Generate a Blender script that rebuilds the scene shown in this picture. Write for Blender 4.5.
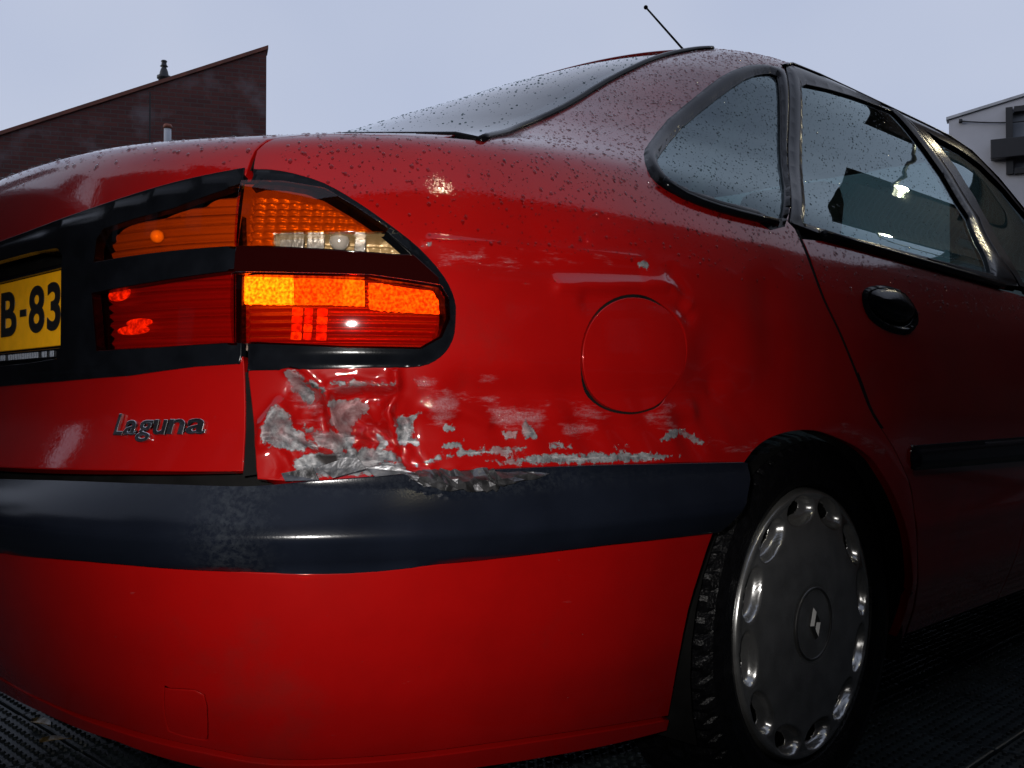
import bpy, bmesh, math, random
import numpy as np
from mathutils import Vector, Matrix
from mathutils.geometry import delaunay_2d_cdt
random.seed(7); RNG=np.random.default_rng(7)
for o in list(bpy.data.objects): bpy.data.objects.remove(o)
SCN=bpy.context.scene; COL=SCN.collection
# ---------------------------------------------------------------- camera
CAM_LOC=(1.58,-.40,.64); YAW=math.radians(45); PITCH=math.radians(1.03)
cd=bpy.data.cameras.new('camera'); cam=bpy.data.objects.new('camera',cd); COL.objects.link(cam)
cam.location=CAM_LOC; cam.rotation_euler=(math.pi/2+PITCH,0,YAW)
cd.sensor_width=36; cd.lens=36*1000/1024; cd.clip_start=.02; cd.clip_end=2000
SCN.camera=cam
# ---------------------------------------------------------------- sky: dull overcast dusk
SUN_EL=math.radians(14); SUN_AZ=math.radians(215)
w=bpy.data.worlds.new('World'); SCN.world=w; w.use_nodes=True
nt=w.node_tree; nt.nodes.clear()
sky=nt.nodes.new('ShaderNodeTexSky'); sky.sky_type='NISHITA'; sky.sun_disc=False
sky.sun_elevation=SUN_EL; sky.sun_rotation=SUN_AZ; sky.dust_density=3.0; sky.ozone_density=2.0
cl=nt.nodes.new('ShaderNodeTexNoise'); cl.inputs['Scale'].default_value=1.9; cl.inputs['Detail'].default_value=3
ramp=nt.nodes.new('ShaderNodeValToRGB')
ramp.color_ramp.elements[0].position=.3; ramp.color_ramp.elements[0].color=(4.5,5.2,7.15,1)
ramp.color_ramp.elements[1].position=.7; ramp.color_ramp.elements[1].color=(5.9,6.4,7.85,1)
mx=nt.nodes.new('ShaderNodeMix'); mx.data_type='RGBA'; mx.inputs[0].default_value=.9
tcw=nt.nodes.new('ShaderNodeTexCoord')
bg=nt.nodes.new('ShaderNodeBackground'); bg.inputs['Strength'].default_value=.10
wo=nt.nodes.new('ShaderNodeOutputWorld')
nt.links.new(tcw.outputs['Generated'],cl.inputs['Vector']); nt.links.new(cl.outputs['Fac'],ramp.inputs['Fac'])
nt.links.new(sky.outputs['Color'],mx.inputs[6]); nt.links.new(ramp.outputs['Color'],mx.inputs[7])
nt.links.new(mx.outputs[2],bg.inputs['Color']); nt.links.new(bg.outputs['Background'],wo.inputs['Surface'])
# ---------------------------------------------------------------- sun (weak, veiled by cloud)
sl=bpy.data.lights.new('sun','SUN'); sun=bpy.data.objects.new('sun',sl); COL.objects.link(sun)
sl.energy=.5; sl.angle=math.radians(25); sl.color=(1,.95,.88)
sd=Vector((math.sin(SUN_AZ)*math.cos(SUN_EL),math.cos(SUN_AZ)*math.cos(SUN_EL),math.sin(SUN_EL)))
sun.rotation_euler=(-sd).to_track_quat('-Z','Y').to_euler()
# the photographer's flash, a hand's width above the lens (its glint is on lamp, bumper and panel)
fl=bpy.data.lights.new('camera_flash','SPOT'); flash=bpy.data.objects.new('camera_flash',fl); COL.objects.link(flash)
fl.energy=112; fl.spot_size=math.radians(60); fl.spot_blend=1.0; fl.shadow_soft_size=.018; fl.color=(1,.96,.92)
flash.rotation_euler=(math.pi/2+math.radians(-1.5),0,YAW+math.radians(4.5))
flash.location=(CAM_LOC[0]-.035,CAM_LOC[1]-.035,CAM_LOC[2]+.045)
SCN.view_settings.view_transform='Standard'; SCN.view_settings.look='None'
SCN.view_settings.exposure=0; SCN.view_settings.gamma=1; SCN.view_settings.use_curve_mapping=False
SCN.render.engine='CYCLES'
SCN.cycles.max_bounces=10; SCN.cycles.transparent_max_bounces=24; SCN.cycles.transmission_bounces=8; SCN.cycles.glossy_bounces=5
SCN.cycles.caustics_reflective=False; SCN.cycles.caustics_refractive=False
# ---------------------------------------------------------------- body shell: rings of super-ellipses, (s = way round the car, z = height)
YC=1.60; YF=2.10
# z, W, yrear(centre), n, yfront, nf
K=np.array([
[.16,.765,.130,4.4,4.34,3.6],
[.25,.805,.050,4.4,4.40,3.6],
[.32,.832,.022,4.4,4.43,3.6],
[.40,.848,.004,4.4,4.46,3.6],
[.47,.858,-.006,4.4,4.47,3.6],
[.52,.864,-.004,4.4,4.47,3.6],
[.57,.868,.020,4.5,4.45,3.6],
[.62,.872,.046,4.6,4.42,3.5],
[.68,.874,.056,4.6,4.38,3.4],
[.75,.872,.060,4.6,4.30,3.3],
[.81,.865,.064,4.6,4.15,3.2],
[.86,.852,.068,4.6,3.98,3.1],
[.90,.834,.074,4.6,3.72,3.0],
[.925,.820,.084,4.7,3.48,3.0],
[.945,.806,.125,4.9,3.34,3.0],
[.96,.794,.230,5.1,3.28,3.0],
[.98,.777,.350,5.2,3.32,3.0],
[1.03,.739,.478,4.8,3.24,3.0],
[1.09,.702,.602,4.6,3.14,3.0],
[1.16,.666,.738,4.5,3.00,3.0],
[1.22,.637,.862,4.4,2.88,3.0],
[1.27,.610,.978,4.0,2.76,3.0],
[1.31,.584,1.08,3.7,2.63,3.0],
[1.345,.530,1.18,3.4,2.46,3.0],
[1.375,.42,1.29,3.0,2.37,3.0],
[1.40,.26,1.38,2.6,2.25,2.6],
[1.41,.03,1.56,2.2,2.12,2.2]])
ZT=np.arange(.16,1.4101,.0025)
def _tab(c,sig):
    zk=K[:,0]; v=K[:,c]
    # pchip-ish via dense linear interp + gaussian smoothing (variable ok)
    t=np.interp(ZT,zk,v)
    h=int(4*sig/.0025); g=np.exp(-.5*(np.arange(-h,h+1)*.0025/sig)**2); g/=g.sum()
    # linear-extrapolated padding
    lo=t[0]-(t[1]-t[0])*np.arange(h,0,-1); hi=t[-1]+(t[-1]-t[-2])*np.arange(1,h+1)
    hi=np.full(h,t[-1]) if False else hi
    return np.convolve(np.concatenate([lo,t,hi]),g,'valid')
TAB={c:_tab(c,.012) for c in range(1,6)}
TAB[1]=np.maximum(TAB[1],.02)
def prm(z,c): return np.interp(z,ZT,TAB[c])
# s <-> phi table at z=.70, s = arclength, s decreasing from YC at phi=0 toward rear centre
def _ring(phi,W,L,n):
    c=np.abs(np.cos(phi));s=np.abs(np.sin(phi))
    r=((c/W)**n+(s/L)**n)**(-1/n)
    return r*np.cos(phi),r*np.sin(phi)
_ph=np.linspace(0,math.pi/2,2001)
def _arc(W,L,n):
    x,y=_ring(_ph,W,L,n); d=np.hypot(np.diff(x),np.diff(y)); return np.concatenate([[0],np.cumsum(d)])
AR=_arc(.873,YC-.057,4.6); AF=_arc(.873,4.36-YF,3.4)
S_MIN=YC-AR[-1]; S_MAX=YF+AF[-1]
def P(s,z,off=0.0):
    s=np.atleast_1d(np.asarray(s,float)); z=np.atleast_1d(np.asarray(z,float))
    s,z=np.broadcast_arrays(s,z)
    p=_P(s,z)
    if np.any(off!=0):
        p=p+N(s,z)*np.reshape(off,(-1,1)) if np.ndim(off) else p+N(s,z)*off
    return p
def _P(s,z):
    W=prm(z,1); out=np.zeros(s.shape+(3,)); out[...,2]=z
    phr=np.interp(np.clip(YC-s,0,None),AR,_ph); phf=np.interp(np.clip(s-YF,0,None),AF,_ph)
    rx,ry=_ring(phr,W,YC-prm(z,2),prm(z,3)); fx,fy=_ring(phf,W,np.maximum(prm(z,4)-YF,.01),prm(z,5))
    rear=s<YC; fr=s>YF
    out[...,2]+=np.where(rear,.036*np.clip(1-(rx/.60)**2,0,1)**1.5*np.clip((z-.80)/.13,0,1)**2*np.clip((1.2-z)/.22,0,1),0)
    out[...,0]=np.where(rear,rx,np.where(fr,fx,W))
    out[...,1]=np.where(rear,YC-ry,np.where(fr,YF+fy,s))
    return out
def N(s,z):
    h=.003
    a=_P(s+h,z)-_P(s-h,z); b=_P(s,np.clip(z+h,.16,1.41))-_P(s,np.clip(z-h,.16,1.41))
    n=np.cross(a,b); l=np.linalg.norm(n,axis=-1,keepdims=True); return n/np.maximum(l,1e-12)
# outlines on the shell, metres along it and up
D={
'lamp_outer':[(0.075,0.8924),(0.093,0.8919),(0.1203,0.8869),(0.1556,0.8755),(0.1915,0.8561),(0.2278,0.8327),(0.2643,0.8064),(0.2936,0.7762),(0.3071,0.7504),(0.3087,0.7286),(0.3057,0.7068),(0.2926,0.6882),(0.2688,0.6772),(0.2221,0.6758),(0.1446,0.6734),(0.0902,0.6725)],
'amber':[(0.0715,0.8716),(0.114,0.8695),(0.158,0.8617),(0.1933,0.8421),(0.2274,0.8209),(0.2256,0.8175),(0.1114,0.816),(0.1127,0.8008),(0.0723,0.8038)],
'clear':[(0.1126,0.8149),(0.2278,0.8165),(0.2573,0.7956),(0.239,0.7949),(0.1138,0.8008)],
'red':[(0.0723,0.7747),(0.1403,0.7727),(0.2138,0.7714),(0.2864,0.7627),(0.2947,0.7499),(0.2964,0.7283),(0.2889,0.7086),(0.2684,0.6965),(0.1924,0.6967),(0.0762,0.7021)],
'glow_a':[(0.0747,0.7725),(0.133,0.7706),(0.1345,0.745),(0.0776,0.7467)],
'glow_b':[(0.133,0.7706),(0.2076,0.7691),(0.2089,0.7423),(0.1345,0.745)],
'glow_c':[(0.2151,0.766),(0.2866,0.7584),(0.2929,0.7357),(0.2163,0.7403)],
'glow_d':[(0.1283,0.7419),(0.1714,0.7408),(0.1683,0.7071),(0.1274,0.707)],
'amber_h':[(-0.1393,0.7981),(-0.1373,0.8267),(-0.1249,0.8379),(-0.014,0.8512),(0.0678,0.8729),(0.0724,0.8027)],
'red_h':[(-0.1393,0.7655),(-0.0279,0.7722),(0.0719,0.7801),(0.0763,0.7),(-0.0222,0.6964),(-0.1215,0.6956)],
'garn_top':[(-0.4424,0.8513),(-0.3232,0.854),(-0.1886,0.8607),(-0.0899,0.8702),(0.0053,0.8839),(0.0636,0.8922)],
'garn_bot':[(0.0784,0.681),(0.0264,0.6783),(-0.0654,0.6697),(-0.2075,0.6649),(-0.3937,0.661)],
'recess':[(-0.4337,0.8205),(-0.2214,0.8241),(-0.2011,0.6897),(-0.4019,0.6796)],
'plate':[(-0.4286,0.7997),(-0.2211,0.8003),(-0.208,0.7114),(-0.409,0.7077)],
'hgap':[(0.0948,0.57),(0.0835,0.6725)],
'qgap':[(0.1119,0.562),(0.0904,0.6693)],
'hgap2':[(0.0725,0.8937),(0.0729,0.9156)],
'seal':[(0.3088,0.9473),(0.3204,0.9621),(0.3155,0.9969),(0.3296,1.0224),(0.3559,1.0509),(0.4728,1.1512),(0.646,1.2409),(0.8119,1.2916),(0.9418,1.3228)],
'qwo':[(0.5744,0.9752),(0.5784,0.9438),(0.5948,0.9262),(0.6402,0.9113),(0.7121,0.9031),(0.8051,0.9002),(0.8802,0.9005),(1.016,1.0678),(1.1796,1.2608),(1.1405,1.2716),(1.0583,1.2629),(0.9736,1.2425),(0.8607,1.1983),(0.7532,1.1391),(0.6452,1.0678),(0.5888,1.0045)],
'qwi':[(0.596,0.9636),(0.6092,0.9896),(0.6796,1.0618),(0.8156,1.1449),(0.9607,1.2142),(1.0645,1.2462),(1.1248,1.2532),(1.1201,1.2303),(1.0005,1.0652),(0.8823,0.9108),(0.8097,0.9129),(0.7268,0.9164),(0.6522,0.9227),(0.6105,0.9355),(0.598,0.9495)],
'dgap':[(1.1948,1.2636),(1.0317,1.0705),(0.9002,0.9065),(0.9126,0.8964),(0.9323,0.8457),(0.9575,0.7945),(1.0041,0.7403),(1.0642,0.6661),(1.106,0.618),(1.1786,0.5687),(1.2479,0.5095)],
'dglass':[(0.944,0.9107),(1.0981,1.0818),(1.2451,1.2486),(1.2853,1.2608),(1.437,1.2767),(1.6526,1.2944),(1.8305,1.3075),(1.8682,1.2446),(1.9103,1.1619),(1.9117,1.0581),(1.7256,0.9004),(1.64,0.9006),(1.0673,0.9056)],
'fglass':[(1.9544,1.2895),(2.0373,1.2718),(2.3011,1.257),(2.6226,1.21),(2.6706,1.192)],
'fglassl':[(1.8798,0.8904),(1.9163,0.9326),(2.0823,1.0904),(2.0447,1.1933),(1.9544,1.2895)],
'belt':[(0.5974,0.925),(0.6399,0.9089),(0.7114,0.8999),(0.804,0.8968),(0.9095,0.896),(1.0864,0.8938),(1.3132,0.888),(1.5889,0.8815),(1.8689,0.8739)],
'handle':[(1.0865,0.7993),(1.105,0.8168),(1.1728,0.8264),(1.2345,0.8203),(1.2724,0.7938),(1.2704,0.7698),(1.228,0.7541),(1.1547,0.7586),(1.102,0.7749)],
'mould':[(1.2589,0.5662),(1.7806,0.5674),(1.7919,0.5188),(1.2727,0.526)],
'flap':[(0.4667,0.6946),(0.4686,0.7105),(0.4744,0.7258),(0.4838,0.7398),(0.4967,0.7519),(0.5125,0.7615),(0.5306,0.7681),(0.5503,0.7712),(0.5707,0.7707),(0.5905,0.7663),(0.6088,0.7582),(0.6243,0.7469),(0.6362,0.7328),(0.6435,0.7168),(0.6459,0.6996),(0.6432,0.6823),(0.6355,0.666),(0.6235,0.6513),(0.6079,0.6393),(0.5897,0.6303),(0.5699,0.6249),(0.5498,0.6232),(0.5303,0.6252),(0.5123,0.6307),(0.4967,0.6393),(0.4839,0.6506),(0.4745,0.664),(0.4687,0.6789)],
'arch':[(0.7581,0.56),(0.7647,0.5651),(0.7848,0.5779),(0.8174,0.5907),(0.8541,0.5989),(0.8957,0.6016),(0.94,0.5986),(0.9873,0.5895),(1.0312,0.5793),(1.0744,0.5665),(1.1132,0.5501),(1.1435,0.5313),(1.2069,0.4835),(1.27,0.4175),(1.3233,0.3304)],
'strip_t':[(-0.2723,0.546),(-0.1368,0.5521),(-0.0417,0.5542),(0.0431,0.5543),(0.1049,0.5539),(0.1532,0.5577),(0.231,0.5627),(0.3376,0.5662),(0.4937,0.5665),(0.7581,0.56)],
'strip_b':[(-0.2409,0.4665),(-0.1157,0.4736),(-0.0173,0.4745),(0.1164,0.4674),(0.1724,0.4649),(0.2298,0.4649),(0.359,0.4714),(0.4928,0.4754),(0.6925,0.4736)],
'bend':[(0.7522,0.5388),(0.7165,0.5049),(0.6925,0.4736),(0.668,0.4227),(0.6461,0.3715),(0.6297,0.3038),(0.6199,0.2437),(0.6157,0.2182)],
'groove':[(-0.0811,0.2808),(0.0221,0.2649),(0.0911,0.2503),(0.2199,0.2438),(0.3772,0.2363),(0.616,0.2147)],
'tow':[(-0.0004,0.3382),(0.0079,0.3393),(0.045,0.334),(0.0354,0.2845),(0.0262,0.2765),(-0.006,0.2828),(-0.0109,0.2923)],
'lower_hatch':[(-0.292,0.5625),(-0.0473,0.5686),(0.0928,0.57)],
'badge':[(-0.0659,0.6019),(0.0496,0.6055)],
'wear':[('b',[(0.1085,0.6107),(0.1151,0.6291),(0.1246,0.6362),(0.135,0.6291),(0.1388,0.6164),(0.1565,0.605),(0.1656,0.5952),(0.1496,0.591),(0.136,0.5911),(0.1134,0.5952)]),('s',[(0.1285,0.6647),(0.1413,0.6676),(0.1563,0.6505),(0.1682,0.6362),(0.166,0.6248),(0.1491,0.6277),(0.134,0.6447)]),('b',[(0.1736,0.639),(0.1818,0.6433),(0.2042,0.6448),(0.2213,0.6376),(0.2106,0.6219),(0.1998,0.6162),(0.2059,0.6048),(0.2012,0.5907),(0.1896,0.6021),(0.1773,0.622)]),('b',[(0.2472,0.6275),(0.2588,0.6246),(0.2732,0.6318),(0.2835,0.6347),(0.2675,0.6231),(0.2664,0.6072),(0.2739,0.5955),(0.2495,0.5959)]),('b',[(0.1426,0.5799),(0.1634,0.5882),(0.1985,0.5907),(0.2178,0.5877),(0.2347,0.5789),(0.26,0.5756),(0.263,0.5646),(0.1493,0.5648)]),('s',[(0.2789,0.6463),(0.2998,0.6522),(0.3214,0.6434),(0.3154,0.6272),(0.2973,0.6127),(0.2852,0.6215)]),('b',[(0.3005,0.5966),(0.3249,0.5983),(0.3218,0.5904),(0.3005,0.5893)]),('b',[(0.3018,0.6141),(0.3155,0.614),(0.314,0.6081),(0.3018,0.6097)]),('b',[(0.1323,0.6748),(0.1438,0.6733),(0.1702,0.6533),(0.1718,0.649),(0.1559,0.659)]),('s',[(0.1756,0.6576),(0.2036,0.6605),(0.2436,0.6578),(0.2408,0.6535),(0.2038,0.6548),(0.1758,0.6533)]),('s',[(0.1442,0.6192),(0.1835,0.6106),(0.1985,0.5907),(0.1654,0.5966)]),('s',[(0.2163,0.619),(0.2365,0.6046),(0.2399,0.5903),(0.2259,0.5904),(0.234,0.5989)]),('s',[(0.2697,0.6623),(0.2875,0.6639),(0.2907,0.6537),(0.2728,0.6536)]),('b',[(0.315,0.5877),(0.4004,0.5892),(0.4024,0.585),(0.3508,0.5818),(0.315,0.581)]),('b',[(0.3507,0.575),(0.4084,0.5803),(0.5687,0.5773),(0.6351,0.5713),(0.5481,0.5675),(0.3885,0.5704)]),('b',[(0.59,0.5901),(0.6175,0.6049),(0.6464,0.6044),(0.6831,0.5897),(0.6708,0.586),(0.6406,0.5986),(0.6176,0.5921)]),('b',[(0.3967,0.6206),(0.4026,0.6213),(0.4126,0.6047),(0.4174,0.5959),(0.4005,0.598),(0.3935,0.6103)]),('b',[(0.3733,0.6071),(0.3887,0.6068),(0.3907,0.5992),(0.3752,0.5984)]),('b',[(0.5184,0.5859),(0.5456,0.5878),(0.538,0.5835)]),('b',[(0.4331,0.5927),(0.4632,0.5913),(0.461,0.5878),(0.4331,0.5867)]),('s',[(0.4635,0.6344),(0.4859,0.6361),(0.5332,0.6268),(0.5091,0.6214),(0.4678,0.6236)]),('s',[(0.5687,0.6265),(0.6345,0.6397),(0.6174,0.6223),(0.5792,0.6181)]),('s',[(0.3544,0.6346),(0.4292,0.6345),(0.4249,0.6098),(0.381,0.6087),(0.3582,0.6175)]),('s',[(0.4481,0.6131),(0.5067,0.616),(0.4995,0.5996),(0.4545,0.5987)]),('s',[(0.6832,0.5849),(0.7488,0.5859),(0.7916,0.5826),(0.7846,0.5761),(0.7288,0.5754)]),('s',[(0.5687,0.6228),(0.6174,0.6223),(0.6347,0.6066),(0.5899,0.6073)]),('s',[(0.3145,0.6482),(0.3657,0.6449),(0.3695,0.6381),(0.3216,0.6415)]),('s',[(0.3431,0.6687),(0.358,0.6689),(0.3573,0.6661),(0.3439,0.666)]),('b',[(0.26,0.8127),(0.2687,0.8161),(0.2808,0.8165),(0.2801,0.806),(0.2776,0.7968),(0.2725,0.8056)]),('s',[(0.2864,0.8033),(0.3129,0.8016),(0.3383,0.8078),(0.3405,0.7955),(0.3135,0.79),(0.2916,0.7929)]),('s',[(0.3548,0.8073),(0.3787,0.8058),(0.3929,0.8005),(0.3724,0.7928),(0.3586,0.7982)]),('s',[(0.3998,0.8057),(0.5127,0.8063),(0.5127,0.8029),(0.452,0.7999),(0.4001,0.7994)]),('b',[(0.5477,0.8051),(0.5615,0.8131),(0.5731,0.8121),(0.5706,0.8042),(0.5455,0.8015)]),('b',[(0.1458,0.6163),(0.1835,0.6106),(0.2026,0.5893),(0.1794,0.5923),(0.1595,0.6022)]),('b',[(0.2014,0.5865),(0.2119,0.5948),(0.2231,0.5919),(0.2455,0.5888),(0.26,0.5756),(0.2129,0.575)]),('b',[(0.1296,0.6719),(0.144,0.6705),(0.1592,0.649),(0.1542,0.6362),(0.1379,0.6504)]),('b',[(0.1802,0.6191),(0.1889,0.6134),(0.2067,0.5906),(0.1986,0.5879),(0.187,0.5993)]),('b',[(0.2266,0.609),(0.2337,0.606),(0.241,0.5974),(0.2371,0.5903),(0.2314,0.5918),(0.2354,0.5989)]),('b',[(0.1755,0.6619),(0.2435,0.6598),(0.2436,0.6569),(0.1756,0.6579)]),('b',[(0.2629,0.5698),(0.2917,0.5807),(0.3218,0.5865),(0.3598,0.5866),(0.3598,0.5845),(0.3218,0.583),(0.2917,0.5764)]),('d',[(0.163,0.5868),(0.1865,0.5866),(0.191,0.5795),(0.1968,0.5724),(0.1811,0.5656),(0.1766,0.5741),(0.1695,0.5797)]),('d',[(0.147,0.6662),(0.1703,0.6519),(0.174,0.6433),(0.1718,0.6433),(0.1681,0.6505),(0.1472,0.6633)]),('d',[(0.3538,0.9011),(0.3562,0.9014),(0.3642,0.8898),(0.3609,0.8876)]),('s',[(1.0037,0.6091),(1.0805,0.5923),(1.1537,0.5635),(1.1489,0.5528),(1.071,0.5768),(1.0048,0.5964)])],
'crease':[(0.007,0.004,[(0.1337,0.6748),(0.1559,0.659),(0.1733,0.6476),(0.1754,0.6305),(0.1865,0.6078),(0.2027,0.5879)]),(-0.008,0.007,[(0.1477,0.6533),(0.1626,0.6362),(0.1694,0.6163),(0.1847,0.5937)]),(0.005,0.004,[(0.1756,0.6576),(0.2037,0.6591),(0.2436,0.6578)]),(-0.006,0.006,[(0.1816,0.649),(0.221,0.6462),(0.2438,0.6477)]),(0.005,0.004,[(0.2433,0.6708),(0.2467,0.6477),(0.2385,0.6304),(0.2481,0.5959)]),(-0.009,0.01,[(0.1992,0.6276),(0.2223,0.6104),(0.2285,0.5961)]),(0.006,0.005,[(0.1104,0.5966),(0.1106,0.6163),(0.1246,0.6362),(0.1353,0.6248)]),(-0.005,0.006,[(0.1282,0.6107),(0.1513,0.6022),(0.174,0.5909)]),(0.005,0.003,[(0.2251,0.6104),(0.2396,0.5988),(0.2315,0.5904)]),(-0.004,0.005,[(0.2589,0.6188),(0.2625,0.5899),(0.2599,0.5785)]),(0.003,0.006,[(0.2791,0.6332),(0.3216,0.6302),(0.3534,0.6181)]),(-0.012,0.03,[(0.1794,0.6005),(0.2712,0.605),(0.3856,0.6068),(0.5563,0.6039)]),(0.004,0.006,[(0.4367,0.7725),(0.5247,0.7793),(0.6125,0.7868),(0.6451,0.7622)]),(-0.004,0.01,[(0.4793,0.7585),(0.5569,0.768),(0.6264,0.7611)]),(-0.004,0.008,[(0.6127,0.7945),(0.6342,0.7743),(0.6447,0.7494)]),(-0.011,0.034,[(0.6925,0.6939),(0.7491,0.6426),(0.663,0.6108)]),(-0.005,0.03,[(0.8176,0.7802),(0.8254,0.6976),(0.8019,0.6155)]),(0.004,0.01,[(0.2923,0.6368),(0.4376,0.6286),(0.6629,0.6298)]),(-0.009,0.02,[(0.3258,0.6486),(0.4376,0.6456),(0.5563,0.6472),(0.7025,0.6555)]),(0.0025,0.005,[(0.276,0.812),(0.3828,0.8084),(0.5572,0.8102)]),(-0.003,0.008,[(0.277,0.7953),(0.3834,0.7934),(0.5571,0.7977)])],
'tear':[(0.2563,0.5684),(0.277,0.5763),(0.3039,0.58),(0.3376,0.5749),(0.361,0.5676),(0.4171,0.559)]}
# ---------------------------------------------------------------- object helpers
def link(o,parent=None):
    COL.objects.link(o)
    if parent: o.parent=parent
    return o
def tag(o,label=None,cat=None,group=None,kind=None):
    if label: o['label']=label
    if cat: o['category']=cat
    if group: o['group']=group
    if kind: o['kind']=kind
    return o
def empty(name,loc=(0,0,0),rz=0):
    o=bpy.data.objects.new(name,None); COL.objects.link(o); o.location=loc; o.rotation_euler=(0,0,rz); return o
def mesh_obj(name,verts,faces,mat,parent=None,smooth=False,normals=None):
    me=bpy.data.meshes.new(name); me.from_pydata([tuple(map(float,v)) for v in verts],[],[tuple(map(int,f)) for f in faces])
    me.validate(); me.update()
    if smooth or normals is not None: me.polygons.foreach_set('use_smooth',[True]*len(me.polygons))
    if normals is not None: me.normals_split_custom_set_from_vertices([tuple(map(float,n)) for n in normals])
    if mat: me.materials.append(mat)
    o=bpy.data.objects.new(name,me); return link(o,parent)
def bm_obj(name,bm,mat,parent=None,smooth=False):
    me=bpy.data.meshes.new(name); bmesh.ops.recalc_face_normals(bm,faces=bm.faces[:]); bm.to_mesh(me); bm.free()
    if smooth: me.polygons.foreach_set('use_smooth',[True]*len(me.polygons))
    if mat: me.materials.append(mat)
    return link(bpy.data.objects.new(name,me),parent)
def add_box(bm,c,s,rot=None,bevel=0):
    m=Matrix.Translation(c)@(rot.to_4x4() if rot else Matrix.Identity(4))@Matrix.Diagonal((s[0],s[1],s[2],1))
    r=bmesh.ops.create_cube(bm,size=1,matrix=m)
    if bevel:
        es=list({e for v in r['verts'] for e in v.link_edges})
        bmesh.ops.bevel(bm,geom=es,offset=bevel,segments=2,affect='EDGES',profile=.5)
def box_obj(name,c,s,mat,parent=None,bevel=0,rot=None):
    bm=bmesh.new(); add_box(bm,Vector(c),s,rot,bevel); return bm_obj(name,bm,mat,parent)
def prism_obj(name,poly,d0,d1,mat,parent,axes):
    """extrude a 2-D polygon; axes=(origin,u,v,w)"""
    o,u,v,wv=[Vector(a) for a in axes]; n=len(poly)
    vs=[o+u*a+v*b+wv*d0 for a,b in poly]+[o+u*a+v*b+wv*d1 for a,b in poly]
    fs=[tuple(range(n))[::-1],tuple(range(n,2*n))]+[(i,(i+1)%n,n+(i+1)%n,n+i) for i in range(n)]
    bm=bmesh.new(); bv=[bm.verts.new(x) for x in vs]
    for f in fs: bm.faces.new([bv[i] for i in f])
    return bm_obj(name,bm,mat,parent)
def tube_obj(name,pts,rad,mat,parent=None,seg=8,close=False,squash=None):
    pts=[Vector(p) for p in pts]; n=len(pts); vs=[];fs=[]
    for i,p in enumerate(pts):
        a=pts[(i-1)%n] if (close or i>0) else p; b=pts[(i+1)%n] if (close or i<n-1) else p
        t=(b-a).normalized(); r=rad[i] if hasattr(rad,'__len__') else rad
        x=t.cross(Vector((0,0,1)));  x=x.normalized() if x.length>1e-4 else Vector((1,0,0)); y=x.cross(t)
        for k in range(seg):
            an=2*math.pi*k/seg; vs.append(p+x*math.cos(an)*r+y*math.sin(an)*r)
    for i in range(n if close else n-1):
        j=(i+1)%n
        for k in range(seg): fs.append((i*seg+k,i*seg+(k+1)%seg,j*seg+(k+1)%seg,j*seg+k))
    if not close: fs+= [tuple(range(seg))[::-1],tuple((n-1)*seg+k for k in range(seg))]
    return mesh_obj(name,vs,fs,mat,parent,smooth=True)
def lathe(name,prof,mat,parent,loc,seg=48,axis='Z',smooth=True):
    vs=[];fs=[];m=len(prof)
    for k in range(seg):
        a=2*math.pi*k/seg
        for r,h in prof:
            vs.append((loc[0]+r*math.cos(a),loc[1]+r*math.sin(a),loc[2]+h) if axis=='Z' else (loc[0]+h,loc[1]+r*math.cos(a),loc[2]+r*math.sin(a)))
    for k in range(seg):
        j=(k+1)%seg
        for i in range(m-1): fs.append((k*m+i,j*m+i,j*m+i+1,k*m+i+1))
    return mesh_obj(name,vs,fs,mat,parent,smooth=smooth)
def glyph(ch):
    cu=bpy.data.curves.new('glyph','FONT'); cu.body=ch; cu.size=1; cu.extrude=.05; cu.bevel_depth=.018; cu.bevel_resolution=2; cu.offset=.01
    o=bpy.data.objects.new('glyph',cu); COL.objects.link(o); bpy.context.view_layer.update()
    me=bpy.data.meshes.new_from_object(o.evaluated_get(bpy.context.evaluated_depsgraph_get()))
    v=np.array([x.co for x in me.vertices]); f=[tuple(p.vertices) for p in me.polygons]
    bpy.data.objects.remove(o); bpy.data.meshes.remove(me); bpy.data.curves.remove(cu)
    return v,f
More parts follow.
